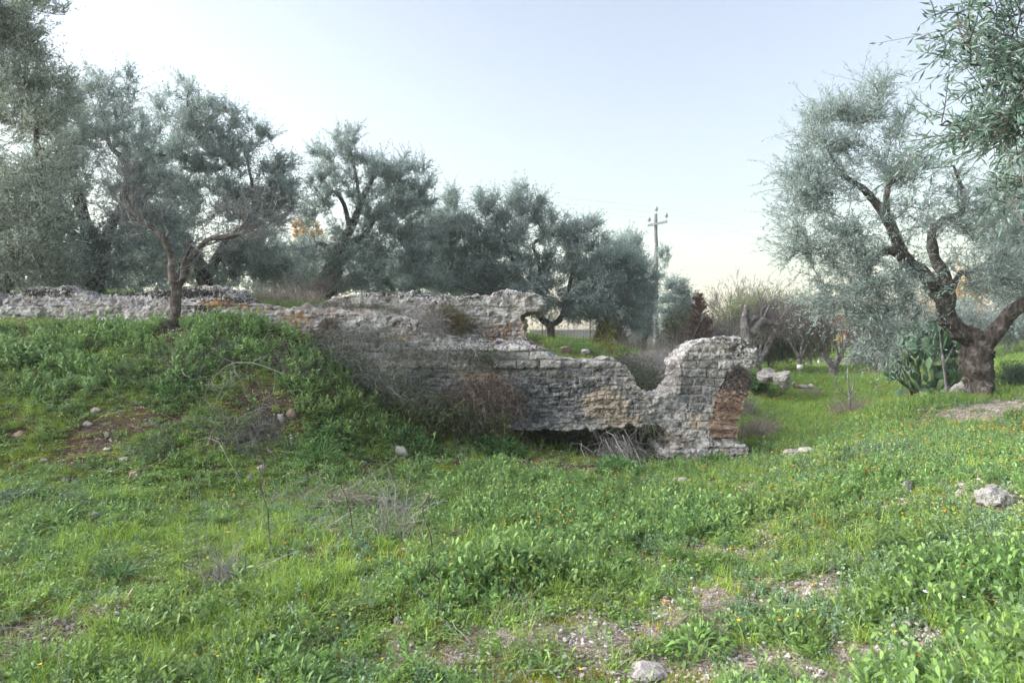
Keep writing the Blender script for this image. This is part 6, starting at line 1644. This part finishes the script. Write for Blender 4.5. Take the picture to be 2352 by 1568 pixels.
cover('grass', [proto('grass', i) for i in range(5)], 24000, 1.9, 14, lambda x, y: Bs(x, y) * np.clip(.22 + .9 * gauss(x, y, _fresh), 0, 1) * (.3 + nz(x, y, 1.6, 35)), .5, 1.6, 1.0, .2, reach=.06)
cover('moss', [proto('moss', i) for i in range(4)], 46000, 1.9, 9, lambda x, y: np.clip(.12 + 1.1 * gauss(x, y, _moss), 0, 1) * (.2 + nz(x, y, 2.5, 45)), .6, 1.4, 1.0)
cover('dry_grass_cover', [proto('straw', i) for i in range(4)], 9000, 1.9, 16, lambda x, y: np.clip(.10 + .6 * bare(x, y, ('dry',)) + .25 * gauss(x, y, [(450, 900, 1.2, 1.0, 1.), (650, 1180, .9, .4, 1.), (520, 820, .8, .5, .6), (1150, 1500, .7, .3, .8)]), 0, 1) * (.2 + nz(x, y, 1.4, 55)), .6, 1.4, 1.0, .35)
cover('orange_flowers', [proto('orange', i) for i in range(5)], 42000, 2.2, 26, lambda x, y: np.clip(B(x, y) * gauss(x, y, _flow) * (.25 + nz(x, y, 1.8, 65)), 0, 1) * .62, .65, 1.1, 0.9, .25, grow=lambda x, y: 1 + .03 * y, reach=.12)
cover('yellow_flowers', [proto('yellow', i) for i in range(2)], 260, 2.4, 9, lambda x, y: .35 + 0 * x, .9, 1.3, 1.0)
cover('white_flowers', [proto('white', i) for i in range(2)], 2600, 2.0, 30, lambda x, y: np.clip(gauss(x, y, [(2180, 1480, .4, .25, .3), (1900, 880, 3, 6, .7), (2050, 930, 1.5, 2, .5), (2000, 905, 2, 3, .6), (2200, 1380, .4, .3, .1)]), 0, 1), .9, 1.5, .8, grow=lambda x, y: 1 + .04 * y)
cover('pebbles', [proto('pebbles', i) for i in range(6)], 26000, 1.9, 11, lambda x, y: np.clip(.05 + 1.0 * bare(x, y, ('grit',)) + .22 * bare(x, y, ('soil',)), 0, 1), .55, 1.5, 1.0, .1)
cover('dry_litter', [proto('litter', i) for i in range(5)], 16000, 1.9, 11, lambda x, y: np.clip(.10 + .35 * bare(x, y) + .6 * gauss(x, y, [(1150, 1500, .6, .25, 1.), (650, 1170, .7, .25, 1.), (740, 1220, .4, .2, .8), (430, 930, .8, .8, .6), (40, 1400, .4, .2, .6)]), 0, 1), .6, 1.6, 1.0)
cover('dead_leaves', [proto('deadleaf', i) for i in range(4)], 2400, 1.9, 10, lambda x, y: .45 + 0 * x, .6, 1.2, 1.0, .3)
# distance
cover('field_grass_cover', [proto('field', i) for i in range(6)], 46000, 9.5, 48, lambda x, y: np.clip(.35 + .7 * nz(x, y, .5, 75), 0, 1) * np.where((x < 3.2) & (y < 12), .25, 1) * np.where((x < .22 * y - .2) & (y > 11), .45, 1) * (1 - .7 * bare(x, y)), .45, 1.15, .9, .15, grow=lambda x, y: .65 + .012 * y)

# ------------------------------------------------------------------ the faint evening haze
import bmesh
bm = bmesh.new(); bmesh.ops.create_cube(bm, size=1.0)
hm = bpy.data.meshes.new('haze'); bm.to_mesh(hm); bm.free()
hm.transform(Matrix.LocRotScale(Vector((0, 135, 12)), None, Vector((540, 410, 34))))
m = bpy.data.materials.new('haze_air'); m.use_nodes = True
m.node_tree.nodes.clear()
_o = m.node_tree.nodes.new('ShaderNodeOutputMaterial'); _v = m.node_tree.nodes.new('ShaderNodeVolumePrincipled')
_v.inputs['Density'].default_value = 0.001
_v.inputs['Color'].default_value = (0.97, 0.98, 1.0, 1)
_v.inputs['Anisotropy'].default_value = 0.2
m.node_tree.links.new(_v.outputs[0], _o.inputs['Volume'])
hm.materials.append(m)
link('haze', hm, kind='stuff')
scene.cycles.volume_bounces = 0
